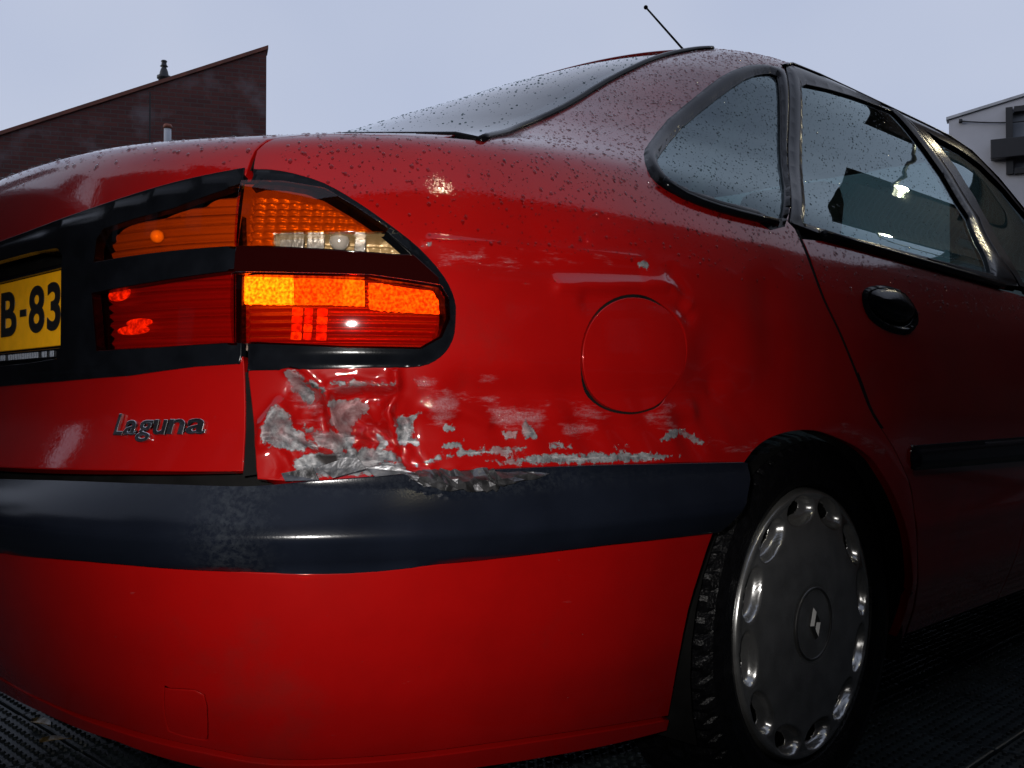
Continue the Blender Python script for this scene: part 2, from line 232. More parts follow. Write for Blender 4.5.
# ---------------------------------------------------------------- materials
def nodes(name):
    m=bpy.data.materials.new(name); m.use_nodes=True; t=m.node_tree; return m,t,t.nodes['Principled BSDF'],t.nodes['Material Output']
def simple(name,col,rough=.5,metal=0,coat=0,noise=0,nscale=40,bump=0,bscale=200,spec=.5,coord='Object'):
    m,t,b,o=nodes(name); b.inputs['Base Color'].default_value=(*col,1); b.inputs['Roughness'].default_value=rough
    b.inputs['Metallic'].default_value=metal; b.inputs['Coat Weight'].default_value=coat; b.inputs['Coat Roughness'].default_value=.05
    b.inputs['Specular IOR Level'].default_value=spec
    tc=t.nodes.new('ShaderNodeTexCoord')
    if noise:
        n=t.nodes.new('ShaderNodeTexNoise'); n.inputs['Scale'].default_value=nscale; n.inputs['Detail'].default_value=6
        t.links.new(tc.outputs[coord],n.inputs['Vector'])
        r=t.nodes.new('ShaderNodeValToRGB'); r.color_ramp.elements[0].position=.3; r.color_ramp.elements[1].position=.7
        r.color_ramp.elements[0].color=(*[c*(1-noise) for c in col],1); r.color_ramp.elements[1].color=(*[min(1,c*(1+noise)) for c in col],1)
        t.links.new(n.outputs['Fac'],r.inputs['Fac']); t.links.new(r.outputs['Color'],b.inputs['Base Color'])
        ma=t.nodes.new('ShaderNodeMapRange'); ma.inputs['To Min'].default_value=rough*.8; ma.inputs['To Max'].default_value=min(1,rough*1.25)
        t.links.new(n.outputs['Fac'],ma.inputs['Value']); t.links.new(ma.outputs['Result'],b.inputs['Roughness'])
    if bump:
        n2=t.nodes.new('ShaderNodeTexNoise'); n2.inputs['Scale'].default_value=bscale; n2.inputs['Detail'].default_value=3
        t.links.new(tc.outputs[coord],n2.inputs['Vector'])
        bp=t.nodes.new('ShaderNodeBump'); bp.inputs['Strength'].default_value=bump; bp.inputs['Distance'].default_value=.002
        t.links.new(n2.outputs['Fac'],bp.inputs['Height']); t.links.new(bp.outputs['Normal'],b.inputs['Normal'])
    return m
def tinted(name,col,rough=.02,ior=1.5,bump=0,bscale=300,refl=1.0):
    """clear or coloured thin pane: tinted see-through plus a Fresnel mirror"""
    m=bpy.data.materials.new(name); m.use_nodes=True; t=m.node_tree; t.nodes.clear()
    out=t.nodes.new('ShaderNodeOutputMaterial'); tr=t.nodes.new('ShaderNodeBsdfTransparent'); tr.inputs['Color'].default_value=(*col,1)
    gl=t.nodes.new('ShaderNodeBsdfGlossy'); gl.inputs['Roughness'].default_value=rough; gl.inputs['Color'].default_value=(*(refl if hasattr(refl,'__len__') else (refl,)*3),1)
    # Schlick reflectance, the same from both faces of the pane
    lw=t.nodes.new('ShaderNodeLayerWeight'); lw.inputs['Blend'].default_value=.5; pw=t.nodes.new('ShaderNodeMath'); pw.operation='POWER'; pw.inputs[1].default_value=5
    f0=((ior-1)/(ior+1))**2; ma=t.nodes.new('ShaderNodeMath'); ma.operation='MULTIPLY_ADD'; ma.inputs[1].default_value=1-f0; ma.inputs[2].default_value=f0
    mi=t.nodes.new('ShaderNodeMixShader'); t.links.new(lw.outputs['Facing'],pw.inputs[0]); t.links.new(pw.outputs[0],ma.inputs[0])
    t.links.new(ma.outputs[0],mi.inputs['Fac']); t.links.new(tr.outputs[0],mi.inputs[1]); t.links.new(gl.outputs[0],mi.inputs[2]); t.links.new(mi.outputs[0],out.inputs['Surface'])
    if bump:
        tc=t.nodes.new('ShaderNodeTexCoord'); n2=t.nodes.new('ShaderNodeTexNoise'); n2.inputs['Scale'].default_value=bscale
        t.links.new(tc.outputs['Object'],n2.inputs['Vector'])
        bp=t.nodes.new('ShaderNodeBump'); bp.inputs['Strength'].default_value=bump; bp.inputs['Distance'].default_value=.001
        t.links.new(n2.outputs['Fac'],bp.inputs['Height']); t.links.new(bp.outputs['Normal'],gl.inputs['Normal'])
    return m
def emit(name,col,strength,base=(.5,.5,.5),grain=0,gscale=400):
    m,t,b,o=nodes(name); b.inputs['Base Color'].default_value=(*base,1); b.inputs['Emission Color'].default_value=(*col,1); b.inputs['Emission Strength'].default_value=strength
    b.inputs['Roughness'].default_value=.3
    if grain:
        tc=t.nodes.new('ShaderNodeTexCoord'); v=t.nodes.new('ShaderNodeTexNoise'); v.inputs['Scale'].default_value=gscale; v.inputs['Detail'].default_value=2
        t.links.new(tc.outputs['Object'],v.inputs['Vector'])
        mr=t.nodes.new('ShaderNodeMapRange'); mr.inputs['From Min'].default_value=.35; mr.inputs['From Max'].default_value=.7
        mr.inputs['To Min'].default_value=strength*(1-grain); mr.inputs['To Max'].default_value=strength*(1+grain*1.5)
        t.links.new(v.outputs['Fac'],mr.inputs['Value']); t.links.new(mr.outputs['Result'],b.inputs['Emission Strength'])
    return m
RED=(.155,.0011,.0010)
def paint_mat():
    m,t,b,o=nodes('red_paint'); L=t.links.new; N=t.nodes.new
    b.inputs['Coat Weight'].default_value=1; b.inputs['Coat Roughness'].default_value=.025; b.inputs['Coat IOR'].default_value=1.42
    b.inputs['Specular IOR Level'].default_value=.04
    tc=N('ShaderNodeTexCoord')
    def noise(sc,det,rough=.5,vec=None,scale3=None):
        n=N('ShaderNodeTexNoise'); n.inputs['Scale'].default_value=sc; n.inputs['Detail'].default_value=det; n.inputs['Roughness'].default_value=rough
        if scale3:
            mp=N('ShaderNodeMapping'); mp.inputs['Scale'].default_value=scale3; L(tc.outputs['Object'],mp.inputs['Vector']); L(mp.outputs['Vector'],n.inputs['Vector'])
        else: L(tc.outputs['Object'],n.inputs['Vector'])
        return n.outputs['Fac']
    def math_(op,a,c,d=None):
        x=N('ShaderNodeMath'); x.operation=op
        for i,v in enumerate((a,c,d)):
            if v is None: continue
            if hasattr(v,'links'): L(v,x.inputs[i])
            else: x.inputs[i].default_value=v
        return x.outputs[0]
    def att(n):
        a=N('ShaderNodeAttribute'); a.attribute_name=n; return a.outputs['Fac']
    def mr(v,a,c,d=0,e=1):
        x=N('ShaderNodeMapRange'); x.interpolation_type='SMOOTHSTEP'
        for i,q in zip(('From Min','From Max','To Min','To Max'),(a,c,d,e)): x.inputs[i].default_value=q
        L(v,x.inputs['Value']); return x.outputs['Result']
    def mix(f,a,c):
        x=N('ShaderNodeMix'); x.data_type='RGBA'; L(f,x.inputs[0])
        for i,v in ((6,a),(7,c)):
            if hasattr(v,'links'): L(v,x.inputs[i])
            else: x.inputs[i].default_value=(*v,1)
        return x.outputs[2]
    n1=noise(95,6,.65); n2=noise(420,4,.7); n3=noise(9,5,.6); st=noise(70,6,.75,scale3=(.7,.28,1.8))
    base=mix(mr(n3,.3,.75),RED,(RED[0]*.86,RED[1]*.9,RED[2]*.9)); base=mix(mr(noise(3.2,7,.68),.52,.72,0,.30),base,(.035,.008,.007))
    # dried road film, sparse pale specks
    spk=mr(n2,.70,.78,0,.10); base=mix(spk,base,(.26,.12,.09))
    sc=math_('ADD',att('scuff'),math_('MULTIPLY',math_('SUBTRACT',st,.5),2.6)); scf=math_('MULTIPLY',mr(sc,.40,1.25),.60)
    scf=math_('MULTIPLY',scf,mr(n2,.32,.62,.35,1))
    base=mix(scf,base,(.19,.115,.125))
    ba=math_('ADD',att('bare'),math_('MULTIPLY',math_('SUBTRACT',n1,.5),2.0)); baf=mr(ba,.44,.62)
    grey=mix(mr(n1,.35,.65),(.045,.048,.053),(.14,.14,.145)); grey=mix(mr(st,.52,.66,0,.8),grey,(.26,.255,.26)); grey=mix(mr(n3,.5,.62,0,.6),grey,(.13,.03,.03))
    base=mix(baf,base,grey)
    da=mr(math_('ADD',att('dark'),math_('MULTIPLY',math_('SUBTRACT',n1,.5),.5)),.4,.6); base=mix(da,base,(.02,.018,.018))
    L(base,b.inputs['Base Color'])
    L(math_('MULTIPLY',baf,.30),b.inputs['Metallic'])
    wear=math_('MAXIMUM',baf,scf)
    L(mr(wear,0,1,.42,.52),b.inputs['Roughness'])
    L(math_('SUBTRACT',1,math_('MINIMUM',math_('MULTIPLY',wear,1.3),1)),b.inputs['Coat Weight'])
    dl=mr(n3,.35,.7,.02,.05); L(dl,b.inputs['Coat Roughness'])
    # bump: scratched metal + a fine wet film
    hgt=math_('MULTIPLY',math_('MULTIPLY',wear,n1),1.0)
    bp=N('ShaderNodeBump'); bp.inputs['Strength'].default_value=.6; bp.inputs['Distance'].default_value=.003; L(hgt,bp.inputs['Height']); L(bp.outputs['Normal'],b.inputs['Normal'])
    b2=N('ShaderNodeBump'); b2.inputs['Strength'].default_value=.05; b2.inputs['Distance'].default_value=.001
    L(mr(noise(260,3,.6),.45,.8),b2.inputs['Height']); L(bp.outputs['Normal'],b2.inputs['Normal']); L(b2.outputs['Normal'],b.inputs['Coat Normal'])
    return m
M={}
M['paint']=paint_mat()
M['trim']=simple('black_trim',(.0022,.0026,.0036),.16,noise=.3,nscale=30,bump=.04,bscale=600,spec=.08)
M['strip']=simple('bumper_strip_plastic',(.003,.004,.007),.20,noise=.15,nscale=14,bump=.05,bscale=500,spec=.20)
def scuffable(m):
    t=m.node_tree; b=t.nodes['Principled BSDF']; a=t.nodes.new('ShaderNodeAttribute'); a.attribute_name='scuff'
    tc=t.nodes.new('ShaderNodeTexCoord'); n=t.nodes.new('ShaderNodeTexNoise'); n.inputs['Scale'].default_value=150; n.inputs['Detail'].default_value=6; n.inputs['Roughness'].default_value=.7
    t.links.new(tc.outputs['Object'],n.inputs['Vector'])
    r=t.nodes.new('ShaderNodeMapRange'); r.inputs['From Min'].default_value=.42; r.inputs['From Max'].default_value=.80; t.links.new(n.outputs['Fac'],r.inputs['Value'])
    mu=t.nodes.new('ShaderNodeMath'); mu.operation='MULTIPLY'; t.links.new(r.outputs['Result'],mu.inputs[0]); t.links.new(a.outputs['Fac'],mu.inputs[1])
    src=b.inputs['Base Color'].links[0].from_socket; mi=t.nodes.new('ShaderNodeMix'); mi.data_type='RGBA'; t.links.new(mu.outputs[0],mi.inputs[0]); t.links.new(src,mi.inputs[6]); mi.inputs[7].default_value=(.018,.021,.025,1)
    t.links.new(mi.outputs[2],b.inputs['Base Color'])
scuffable(M['strip'])
M['rubber']=simple('rubber_seal',(.002,.002,.0025),.2,noise=.3,nscale=60,spec=.08)
M['inner']=simple('underseal_black',(.003,.003,.003),.8,noise=.4,nscale=30,spec=.05)
M['tyre']=simple('wet_tyre_rubber',(.0025,.0025,.003),.3,noise=.4,nscale=80,bump=.9,bscale=240,spec=.12)
M['cover']=simple('silver_wheel_cover',(.31,.31,.306),.24,metal=.86,noise=.22,nscale=28,bump=.04,bscale=300)
M['chrome']=simple('chrome',(.62,.62,.64),.16,metal=1)
M['steel']=simple('crushed_metal',(.10,.10,.105),.32,metal=.9,noise=.6,nscale=70,bump=.4,bscale=180)
M['glass']=tinted('side_window_glass',(.22,.30,.295),.012,1.50,refl=(.80,.96,1.0))
M['rearglass']=tinted('rear_window_glass',(.55,.62,.62),.015,1.52)
M['amber']=tinted('amber_lens',(.86,.30,.025),.04,1.5)
M['redlens']=tinted('red_lens',(.88,.07,.02),.04,1.5)
M['clear']=tinted('clear_lens',(.9,.88,.85),.03,1.5)
M['darkband']=simple('smoked_red_band',(.006,.0004,.0004),.08,spec=.3)
M['reflector']=simple('lamp_reflector_metal',(.42,.40,.38),.30,metal=.9,bump=.5,bscale=220)
M['housing']=simple('lamp_housing_dark',(.05,.045,.045),.4,bump=.4,bscale=220)
M['glow_hi']=emit('painted_flash_bright',(1,1,.03),6.0,(.4,.1,.03),.55,330)  # reflector emission added to imitate the flash they throw back
M['glow_mid']=emit('painted_flash',(1,.60,.02),2.3,(.4,.05,.02),.7,300)
M['glow_lo']=emit('painted_flash_dim',(1,.22,.01),.55,(.3,.03,.02),.7,200)
M['plate']=simple('yellow_plate',(.92,.42,.004),.35,noise=.08,nscale=60)
M['ink']=simple('black_plate_paint',(.006,.006,.006),.4)
M['grey']=simple('pale_lettering',(.16,.18,.22),.5)
M['seat']=simple('seat_cloth',(.16,.18,.18),.9,noise=.3,nscale=80)
M['liner']=simple('headliner_cloth',(.20,.21,.21),.9,noise=.1,nscale=60)
M['water']=tinted('water_drop',(.74,.68,.68),.0,1.36)
M['water_glass']=tinted('water_drop_on_glass',(.45,.5,.5),.0,1.36)
# ---------------------------------------------------------------- panels cut from the body shell
def inpoly(poly,p):
    x,y=p[:,0],p[:,1]; r=np.zeros(len(p),bool); a=np.array(poly); c=np.roll(a,1,0)
    for (x1,y1),(x2,y2) in zip(a,c):
        if y1==y2: continue
        k=((y1>y)!=(y2>y))&(x<(x2-x1)*(y-y1)/(y2-y1)+x1); r^=k
    return r
def pdist(poly,p,close=True):
    a=np.array(poly); c=np.roll(a,-1,0) if close else None
    segs=zip(a,c) if close else zip(a[:-1],a[1:])
    d=np.full(len(p),9.)
    for u,v in segs:
        e=v-u; l=(e@e)+1e-12; t=np.clip(((p-u)@e)/l,0,1); q=u+t[:,None]*e
        d=np.minimum(d,np.hypot(*(p-q).T))
    return d
def dens(poly,res,close=True):
    out=[];n=len(poly)
    for i in range(n if close else n-1):
        a=np.array(poly[i]);b=np.array(poly[(i+1)%n]); k=max(1,int(math.ceil(np.linalg.norm(b-a)/res)))
        out+= [tuple(a+(b-a)*j/k) for j in range(k)]
    if not close: out.append(tuple(poly[-1]))
    return out
def smooth(poly,k=4,close=True):
    """Catmull-Rom through the points"""
    a=np.array(poly);n=len(a);out=[]
    for i in range(n if close else n-1):
        g=lambda j:a[j%n] if close else a[min(max(j,0),n-1)]
        p0,p1,p2,p3=g(i-1),g(i),g(i+1),g(i+2)
        for j in range(k):
            t=j/k; out.append(tuple(.5*((2*p1)+(-p0+p2)*t+(2*p0-5*p1+4*p2-p3)*t*t+(-p0+3*p1-3*p2+p3)*t**3)))
    if not close: out.append(tuple(a[-1]))
    return out
def area2(p):
    a=np.array(p); b=np.roll(a,-1,0); return (a[:,0]*b[:,1]-b[:,0]*a[:,1]).sum()/2
def inset(poly,d):
    a=np.array(poly); sg=1 if area2(poly)>0 else -1
    e1=a-np.roll(a,1,0); e2=np.roll(a,-1,0)-a
    n1=np.stack([-e1[:,1],e1[:,0]],1); n2=np.stack([-e2[:,1],e2[:,0]],1)
    n1/=np.linalg.norm(n1,axis=1,keepdims=True)+1e-12; n2/=np.linalg.norm(n2,axis=1,keepdims=True)+1e-12
    m=n1+n2; m/=np.linalg.norm(m,axis=1,keepdims=True)+1e-9; c=np.clip((m*n1).sum(1),.5,1)
    return [tuple(x) for x in a+sg*m*(d/c)[:,None]]
def pos(sz,off):
    s,z=sz[:,0],np.clip(sz[:,1],.16,1.41); p=_P(s,z)
    o=off(s,z) if callable(off) else np.full(len(s),float(off))
    return p+N(s,z)*o[:,None]
def surf(sz,off):
    h=.0015; p=pos(sz,off)
    a=pos(sz+[h,0],off)-pos(sz-[h,0],off); b=pos(sz+[0,h],off)-pos(sz-[0,h],off)
    n=np.cross(a,b); l=np.linalg.norm(n,axis=1,keepdims=True)
    bad=l[:,0]<1e-10; n=n/np.maximum(l,1e-12); n[bad]=(0,0,1); return p,n
PANELS={}
def cut(outline,holes=(),res=.012,fine=()):
    """triangulate a region of the (s,z) shell map"""
    loops=[dens(outline,res)]+[dens(h,res) for h in holes]
    pts=[];edges=[]
    for l in loops:
        b=len(pts); pts+=l; edges+=[(b+i,b+(i+1)%len(l)) for i in range(len(l))]
    nb=len(pts); a=np.array(outline); lo,hi=a.min(0),a.max(0)
    def lattice(lo,hi,r):
        xs=np.arange(lo[0]+r*.37,hi[0],r); ys=np.arange(lo[1]+r*.41,hi[1],r*.9); X,Y=np.meshgrid(xs,ys); X=X+((np.arange(len(ys))%2)*r*.5)[:,None]
        return np.stack([X.ravel(),Y.ravel()],1)
    g=lattice(lo,hi,res)
    for f0,f1,fr in fine:
        m=(g[:,0]>f0[0])&(g[:,0]<f1[0])&(g[:,1]>f0[1])&(g[:,1]<f1[1]); g=np.concatenate([g[~m],lattice(np.array(f0),np.array(f1),fr)])
    k=inpoly(outline,g)
    for h in holes: k&=~inpoly(h,g)
    g=g[k]
    if len(g):
        dd=pdist(outline,g)
        for h in holes: dd=np.minimum(dd,pdist(h,g))
        rr=np.full(len(g),res*.45)
        for f0,f1,fr in fine: rr[(g[:,0]>f0[0])&(g[:,0]<f1[0])&(g[:,1]>f0[1])&(g[:,1]<f1[1])]=fr*.45
        g=g[dd>rr]
    allp=[Vector(p) for p in pts]+[Vector(p) for p in g]
    v,e,f,_,_,_=delaunay_2d_cdt(allp,edges,[],0,1e-6)
    v=np.array([tuple(q) for q in v]); f=np.array([tuple(t) for t in f if len(t)==3])
    c=v[f].mean(1); k=inpoly(outline,c)
    for h in holes: k&=~inpoly(h,c)
    f=f[k]; ar=np.cross(v[f[:,1]]-v[f[:,0]],v[f[:,2]]-v[f[:,0]]); f[ar<0]=f[ar<0][:,::-1]
    f=f[np.abs(ar)>1e-10]
    return v,f
def build(name,v,f,off,mat,parent,rim=.012,mirror=False,flipx=False,attrs=None):
    p,n=surf(v,off)
    if rim:
        from collections import Counter
        ec=Counter()
        for t in f:
            for i in range(3): ec[(t[i],t[(i+1)%3])]+=1
        be=[(a,b) for a,b in ec if (b,a) not in ec]
        bv=sorted({a for e in be for a in e}); ix={a:i for i,a in enumerate(bv)}; m=len(p); q=len(bv)
        lat=np.zeros((q,3))
        for a,b in be:
            t=p[b]-p[a]; l=np.cross(t,n[a]); l/=np.linalg.norm(l)+1e-9; lat[ix[a]]+=l; lat[ix[b]]+=l
        lat/=np.linalg.norm(lat,axis=1,keepdims=True)+1e-9
        P2=p[bv]+lat*.0012-n[bv]*.0012; P3=P2-n[bv]*rim
        n0=n.copy(); 
        n1=n[bv]+lat; n1/=np.linalg.norm(n1,axis=1,keepdims=True)
        fs=[tuple(t) for t in f]
        for a,b in be:
            i,j=ix[a],ix[b]; fs.append((b,a,m+i,m+j)); fs.append((m+q+j,m+q+i,m+2*q+i,m+2*q+j))
        p=np.concatenate([p,P2,P2,P3]); n=np.concatenate([n0,n1,lat,lat])
    else: fs=[tuple(t) for t in f]
    k=len(p)
    if flipx: p=p*[-1,1,1]; n=n*[-1,1,1]; fs=[t[::-1] for t in fs]
    if mirror:
        p=np.concatenate([p,p*[-1,1,1]]); n=np.concatenate([n,n*[-1,1,1]]); fs=fs+[tuple(k+i for i in t[::-1]) for t in fs]
    o=mesh_obj(name,p,fs,mat,parent,normals=n)
    if attrs:
        for an,fn in attrs.items():
            val=fn(v); full=np.zeros(len(p)); full[:len(val)]=val
            if len(o.data.vertices)==len(p):
                a=o.data.attributes.new(an,'FLOAT','POINT'); a.data.foreach_set('value',full.astype(np.float32))
    return o
def panel(name,outline,mat,parent,holes=(),res=.012,off=0.,rim=.012,mirror=False,both=False,fine=(),attrs=None):
    v,f=cut(outline,holes,res,fine)
    o=build(name,v,f,off,mat,parent,rim,mirror,False,attrs)
    if both: 
        pl=both if not isinstance(both,bool) else parent
        build(name,v,f,off,mat,pl,rim,False,True)
    return o
def ring_profile(outer,inner,h,base=0.):
    """rounded bead between two outlines"""
    def off(s,z):
        p=np.stack([s,z],1); a=pdist(outer,p); b=pdist(inner,p); t=a/(a+b+1e-9)
        return base+h*np.sqrt(np.clip(4*t*(1-t),0,1))
    return off
def to3(sz,off=0.): return surf(np.array(sz,float),off)[0]
# ================================================================ setting
M['asphalt']=simple('wet_asphalt',(.010,.011,.012),.5,noise=.5,nscale=3,bump=.8,bscale=160)
M['slab']=simple('wet_concrete_slab',(.010,.014,.016),.42,noise=.6,nscale=9,bump=.6,bscale=160,spec=.16)
M['kerb']=simple('kerb_stone',(.09,.09,.088),.6,noise=.3,nscale=12,bump=.5,bscale=120)
bm=bmesh.new(); bmesh.ops.create_grid(bm,x_segments=2,y_segments=2,size=600); g=bm_obj('ground',bm,M['asphalt']); tag(g,kind='structure'); g.location=(0,0,-.05)
pave=empty('pavement',(0,0,0)); pave['kind']='structure'
bm=bmesh.new(); bmesh.ops.create_grid(bm,x_segments=1,y_segments=1,size=1,matrix=Matrix.Diagonal((2.7,3.6,1,1))); b_=bm_obj('bedding',bm,M['inner'],pave); b_.location=(.6,1.55,-.026)
# one studded slab, shared
bm=bmesh.new(); add_box(bm,Vector((0,0,-.02)),(.294,.294,.04),None,.004)
for i in range(13):
    for j in range(13):
        x=-.132+.022*i; y=-.132+.022*j
        bmesh.ops.create_cone(bm,cap_ends=True,cap_tris=False,segments=6,radius1=.0065,radius2=.004,depth=.0052,matrix=Matrix.Translation((x,y,.0022)))
sl0=bm_obj('paving_slab',bm,M['slab'],pave); me=sl0.data; first=True
rs=random.Random(11); rows=[]
for i in range(14):
    for j in range(20):
        x=-1.35+.3*i; y=-1.3+.3*j; rows.append((x,y))
for x,y in rows:
    o=sl0 if first else bpy.data.objects.new('paving_slab',me)
    if not first: link(o,pave)
    first=False; o.location=(x,y,rs.uniform(-.003,.0)-.002); o.rotation_euler=(rs.uniform(-.006,.006),rs.uniform(-.006,.006),rs.choice((0,1,2,3))*math.pi/2+rs.uniform(-.004,.004))
# kerb round the parking pad
kb=empty('kerb',(0,0,0)); kb['kind']='structure'
for j in range(8): 
    for xx in (-1.62,3.02): box_obj('kerb_stone',(xx,-1.0+.99*j,-.0),(.12,.98,.10),M['kerb'],kb,.012)
# fallen leaves under the bumper
M['leaf']=simple('wet_leaf',(.16,.10,.03),.35,noise=.5,nscale=90)
for i,(x,y,a,lb) in enumerate(((-.50,.335,.3,'pale brown leaf on the dark ground below the bumper, nearest the left edge'),(-.36,.30,1.2,'brown leaf on the dark ground below the bumper, right of the pale leaf'),(2.0,1.9,.5,'brown leaf on the studded paving in front of the wheel'))):
    vs=[];k=9
    for q in range(k+1):
        t=q/k; wd=.016*math.sin(math.pi*t)**.8; vs+= [(t*.055,-wd,.003+.006*math.sin(3*t)),(t*.055,0,.001+.004*math.sin(3*t)),(t*.055,wd,.004+.005*math.sin(3*t+1))]
    fs=[]
    for q in range(k): fs+=[(3*q,3*q+3,3*q+4,3*q+1),(3*q+1,3*q+4,3*q+5,3*q+2)]
    o=mesh_obj('leaf',vs,fs,M['leaf'],None,True); o.location=(x,y,.006); o.rotation_euler=(0,0,a); s_=o.modifiers.new('t','SOLIDIFY'); s_.thickness=.0006
    tag(o,lb,'leaf','fallen leaves')
# ---------------------------------------------------------------- brick building on the left
def brick_mat(name,c1,c2,mortar,scale,stain=True,rot=None):
    m,t,b,o=nodes(name); L=t.links.new
    tc=t.nodes.new('ShaderNodeTexCoord'); mp=t.nodes.new('ShaderNodeMapping'); L(tc.outputs['Object'],mp.inputs['Vector'])
    if rot: mp.inputs['Rotation'].default_value=rot
    br=t.nodes.new('ShaderNodeTexBrick'); br.inputs['Scale'].default_value=scale; br.inputs['Color1'].default_value=(*c1,1); br.inputs['Color2'].default_value=(*c2,1); br.inputs['Mortar'].default_value=(*mortar,1)
    br.inputs['Brick Width'].default_value=.5; br.inputs['Row Height'].default_value=.16; br.inputs['Mortar Size'].default_value=.018
    L(mp.outputs['Vector'],br.inputs['Vector'])
    n=t.nodes.new('ShaderNodeTexNoise'); n.inputs['Scale'].default_value=2.6; n.inputs['Detail'].default_value=6; L(mp.outputs['Vector'],n.inputs['Vector'])
    n2=t.nodes.new('ShaderNodeTexNoise'); n2.inputs['Scale'].default_value=.55; n2.inputs['Detail'].default_value=3; L(mp.outputs['Vector'],n2.inputs['Vector'])
    mu=t.nodes.new('ShaderNodeMath'); mu.operation='MULTIPLY'; L(n.outputs['Fac'],mu.inputs[0]); L(n2.outputs['Fac'],mu.inputs[1])
    r=t.nodes.new('ShaderNodeMapRange'); r.inputs['From Min'].default_value=.27; r.inputs['From Max'].default_value=.42; r.inputs['To Max'].default_value=.55 if stain else .1; L(mu.outputs[0],r.inputs['Value'])
    mi=t.nodes.new('ShaderNodeMix'); mi.data_type='RGBA'; L(r.outputs['Result'],mi.inputs[0]); L(br.outputs['Color'],mi.inputs[6]); mi.inputs[7].default_value=(.20,.17,.18,1)
    L(mi.outputs[2],b.inputs['Base Color']); b.inputs['Roughness'].default_value=.85
    bp=t.nodes.new('ShaderNodeBump'); bp.inputs['Strength'].default_value=.5; bp.inputs['Distance'].default_value=.01; L(br.outputs['Fac'],bp.inputs['Height']); bp.invert=True; L(bp.outputs['Normal'],b.inputs['Normal'])
    return m
M['brick']=brick_mat('dark_red_brick',(.115,.032,.026),(.080,.023,.020),(.075,.052,.05),2.1,True,(math.pi/2,0,0))
M['coping']=simple('terracotta_coping',(.17,.055,.035),.7,noise=.3,nscale=6)
M['black']=simple('painted_black_metal',(.012,.012,.014),.45,noise=.2,nscale=20)
M['white']=simple('weathered_white',(.42,.44,.47),.6,noise=.25,nscale=3)
M['roofing']=simple('roof_felt',(.05,.05,.055),.8,noise=.3,nscale=3)
M['pane']=simple('dark_window_pane',(.015,.018,.022),.06,spec=.8)
# background placed by image pixel and depth from a copied camera position, heading 45 degrees
CAM_Z=.64; HEAD=math.radians(45)
RTv=Vector((math.cos(HEAD),math.sin(HEAD),0)); FWv=Vector((-math.sin(HEAD),math.cos(HEAD),0))
C0=Vector((1.58,-.40,CAM_Z))
def place(px,d): p=C0+FWv*d+RTv*((px-512)/1000*d); return Vector((p.x,p.y,0))
def hz(py,d): return CAM_Z+(402-py)/1000*d
# gable end wall, local x to the right, y away, origin at its right-hand foot
d=18.0
BR=HEAD+math.radians(17)
bb=empty('brick_building',place(265,d),BR); tag(bb,'dark red brick building with sloping roof edge behind the car','building')
zr=hz(48,d)
_q=None
for _k in range(1,1200):
    _p=place(265,d)-Vector((math.cos(BR),math.sin(BR),0))*(_k*.01)-C0; _dd=_p.dot(FWv)
    if 512+1000*_p.dot(RTv)/_dd<0: break
slope=(zr-hz(134,_dd))/(_k*.01); LW=11.0
wall=prism_obj('wall',[(-LW,-.05),(0,-.05),(0,zr),(-LW,zr-slope*LW)],0,.3,M['brick'],bb,((0,0,0),(1,0,0),(0,0,1),(0,1,0)))
prism_obj('side_wall',[(.3,-.05),(9,-.05),(9,zr-.05),(.3,zr-.05)],-.3,0.,M['brick2'] if 'brick2' in M else M['brick'],bb,((0,0,0),(0,1,0),(0,0,1),(1,0,0)))
prism_obj('side_wall',[(.3,-.05),(9,-.05),(9,zr-.05-slope*LW),(.3,zr-.05-slope*LW)],-LW,-LW+.3,M['brick'],bb,((0,0,0),(0,1,0),(0,0,1),(1,0,0)))
prism_obj('roof',[(-LW+.32,zr-slope*(LW-.32)-.25),(-.32,zr-.3-slope*.32),(-.32,zr-.2-slope*.32),(-LW+.32,zr-.15-slope*(LW-.32))],.302,9,M['roofing'],bb,((0,0,0),(1,0,0),(0,0,1),(0,1,0)))
cosl=math.cos(math.atan(slope))
prism_obj('coping',[(-LW,zr-slope*LW+.003),(.03,zr+slope*.03+.003),(.03,zr+slope*.03+.07),(-LW,zr-slope*LW+.07)],-.04,.34,M['coping'],bb,((0,0,0),(1,0,0),(0,0,1),(0,1,0)))
box_obj('movement_joint',((155-265)/1000*d,-.003,(zr-slope*1.98)/2-.03),(.025,.008,zr-slope*1.98-.1),M['black'],bb)
xg=(265-951)
# chimney cowl on the roof behind
xq=(162-265)/1000*(d+1.2); zc=hz(79,d+.6)
ck=empty('chimney_cowl',bb.matrix_world@Vector((0,0,0))); ck.location=place(162,d+1.0); tag(ck,'black ornamental chimney cowl above the brick roof edge','chimney cowl')
zb_=zr-slope*1.95-.25; sc_=(d+1)/1000
lathe('stem',[(.0,zb_),(.10,zb_),(.10,hz(78,d+1)),(.13,hz(77,d+1)),(.13,hz(74.5,d+1)),(.09,hz(74,d+1))],M['black'],ck,(0,0,0),20)
lathe('bulb',[(.09,hz(74,d+1)),(.085,hz(73,d+1)),(.075,hz(70,d+1)),(.055,hz(67,d+1)),(.04,hz(65.5,d+1)),(.075,hz(64.5,d+1)),(.05,hz(63,d+1)),(.045,hz(60.5,d+1)),(.06,hz(59.5,d+1)),(.045,hz(58.5,d+1)),(.0,hz(58.2,d+1))],M['black'],ck,(0,0,0),20)
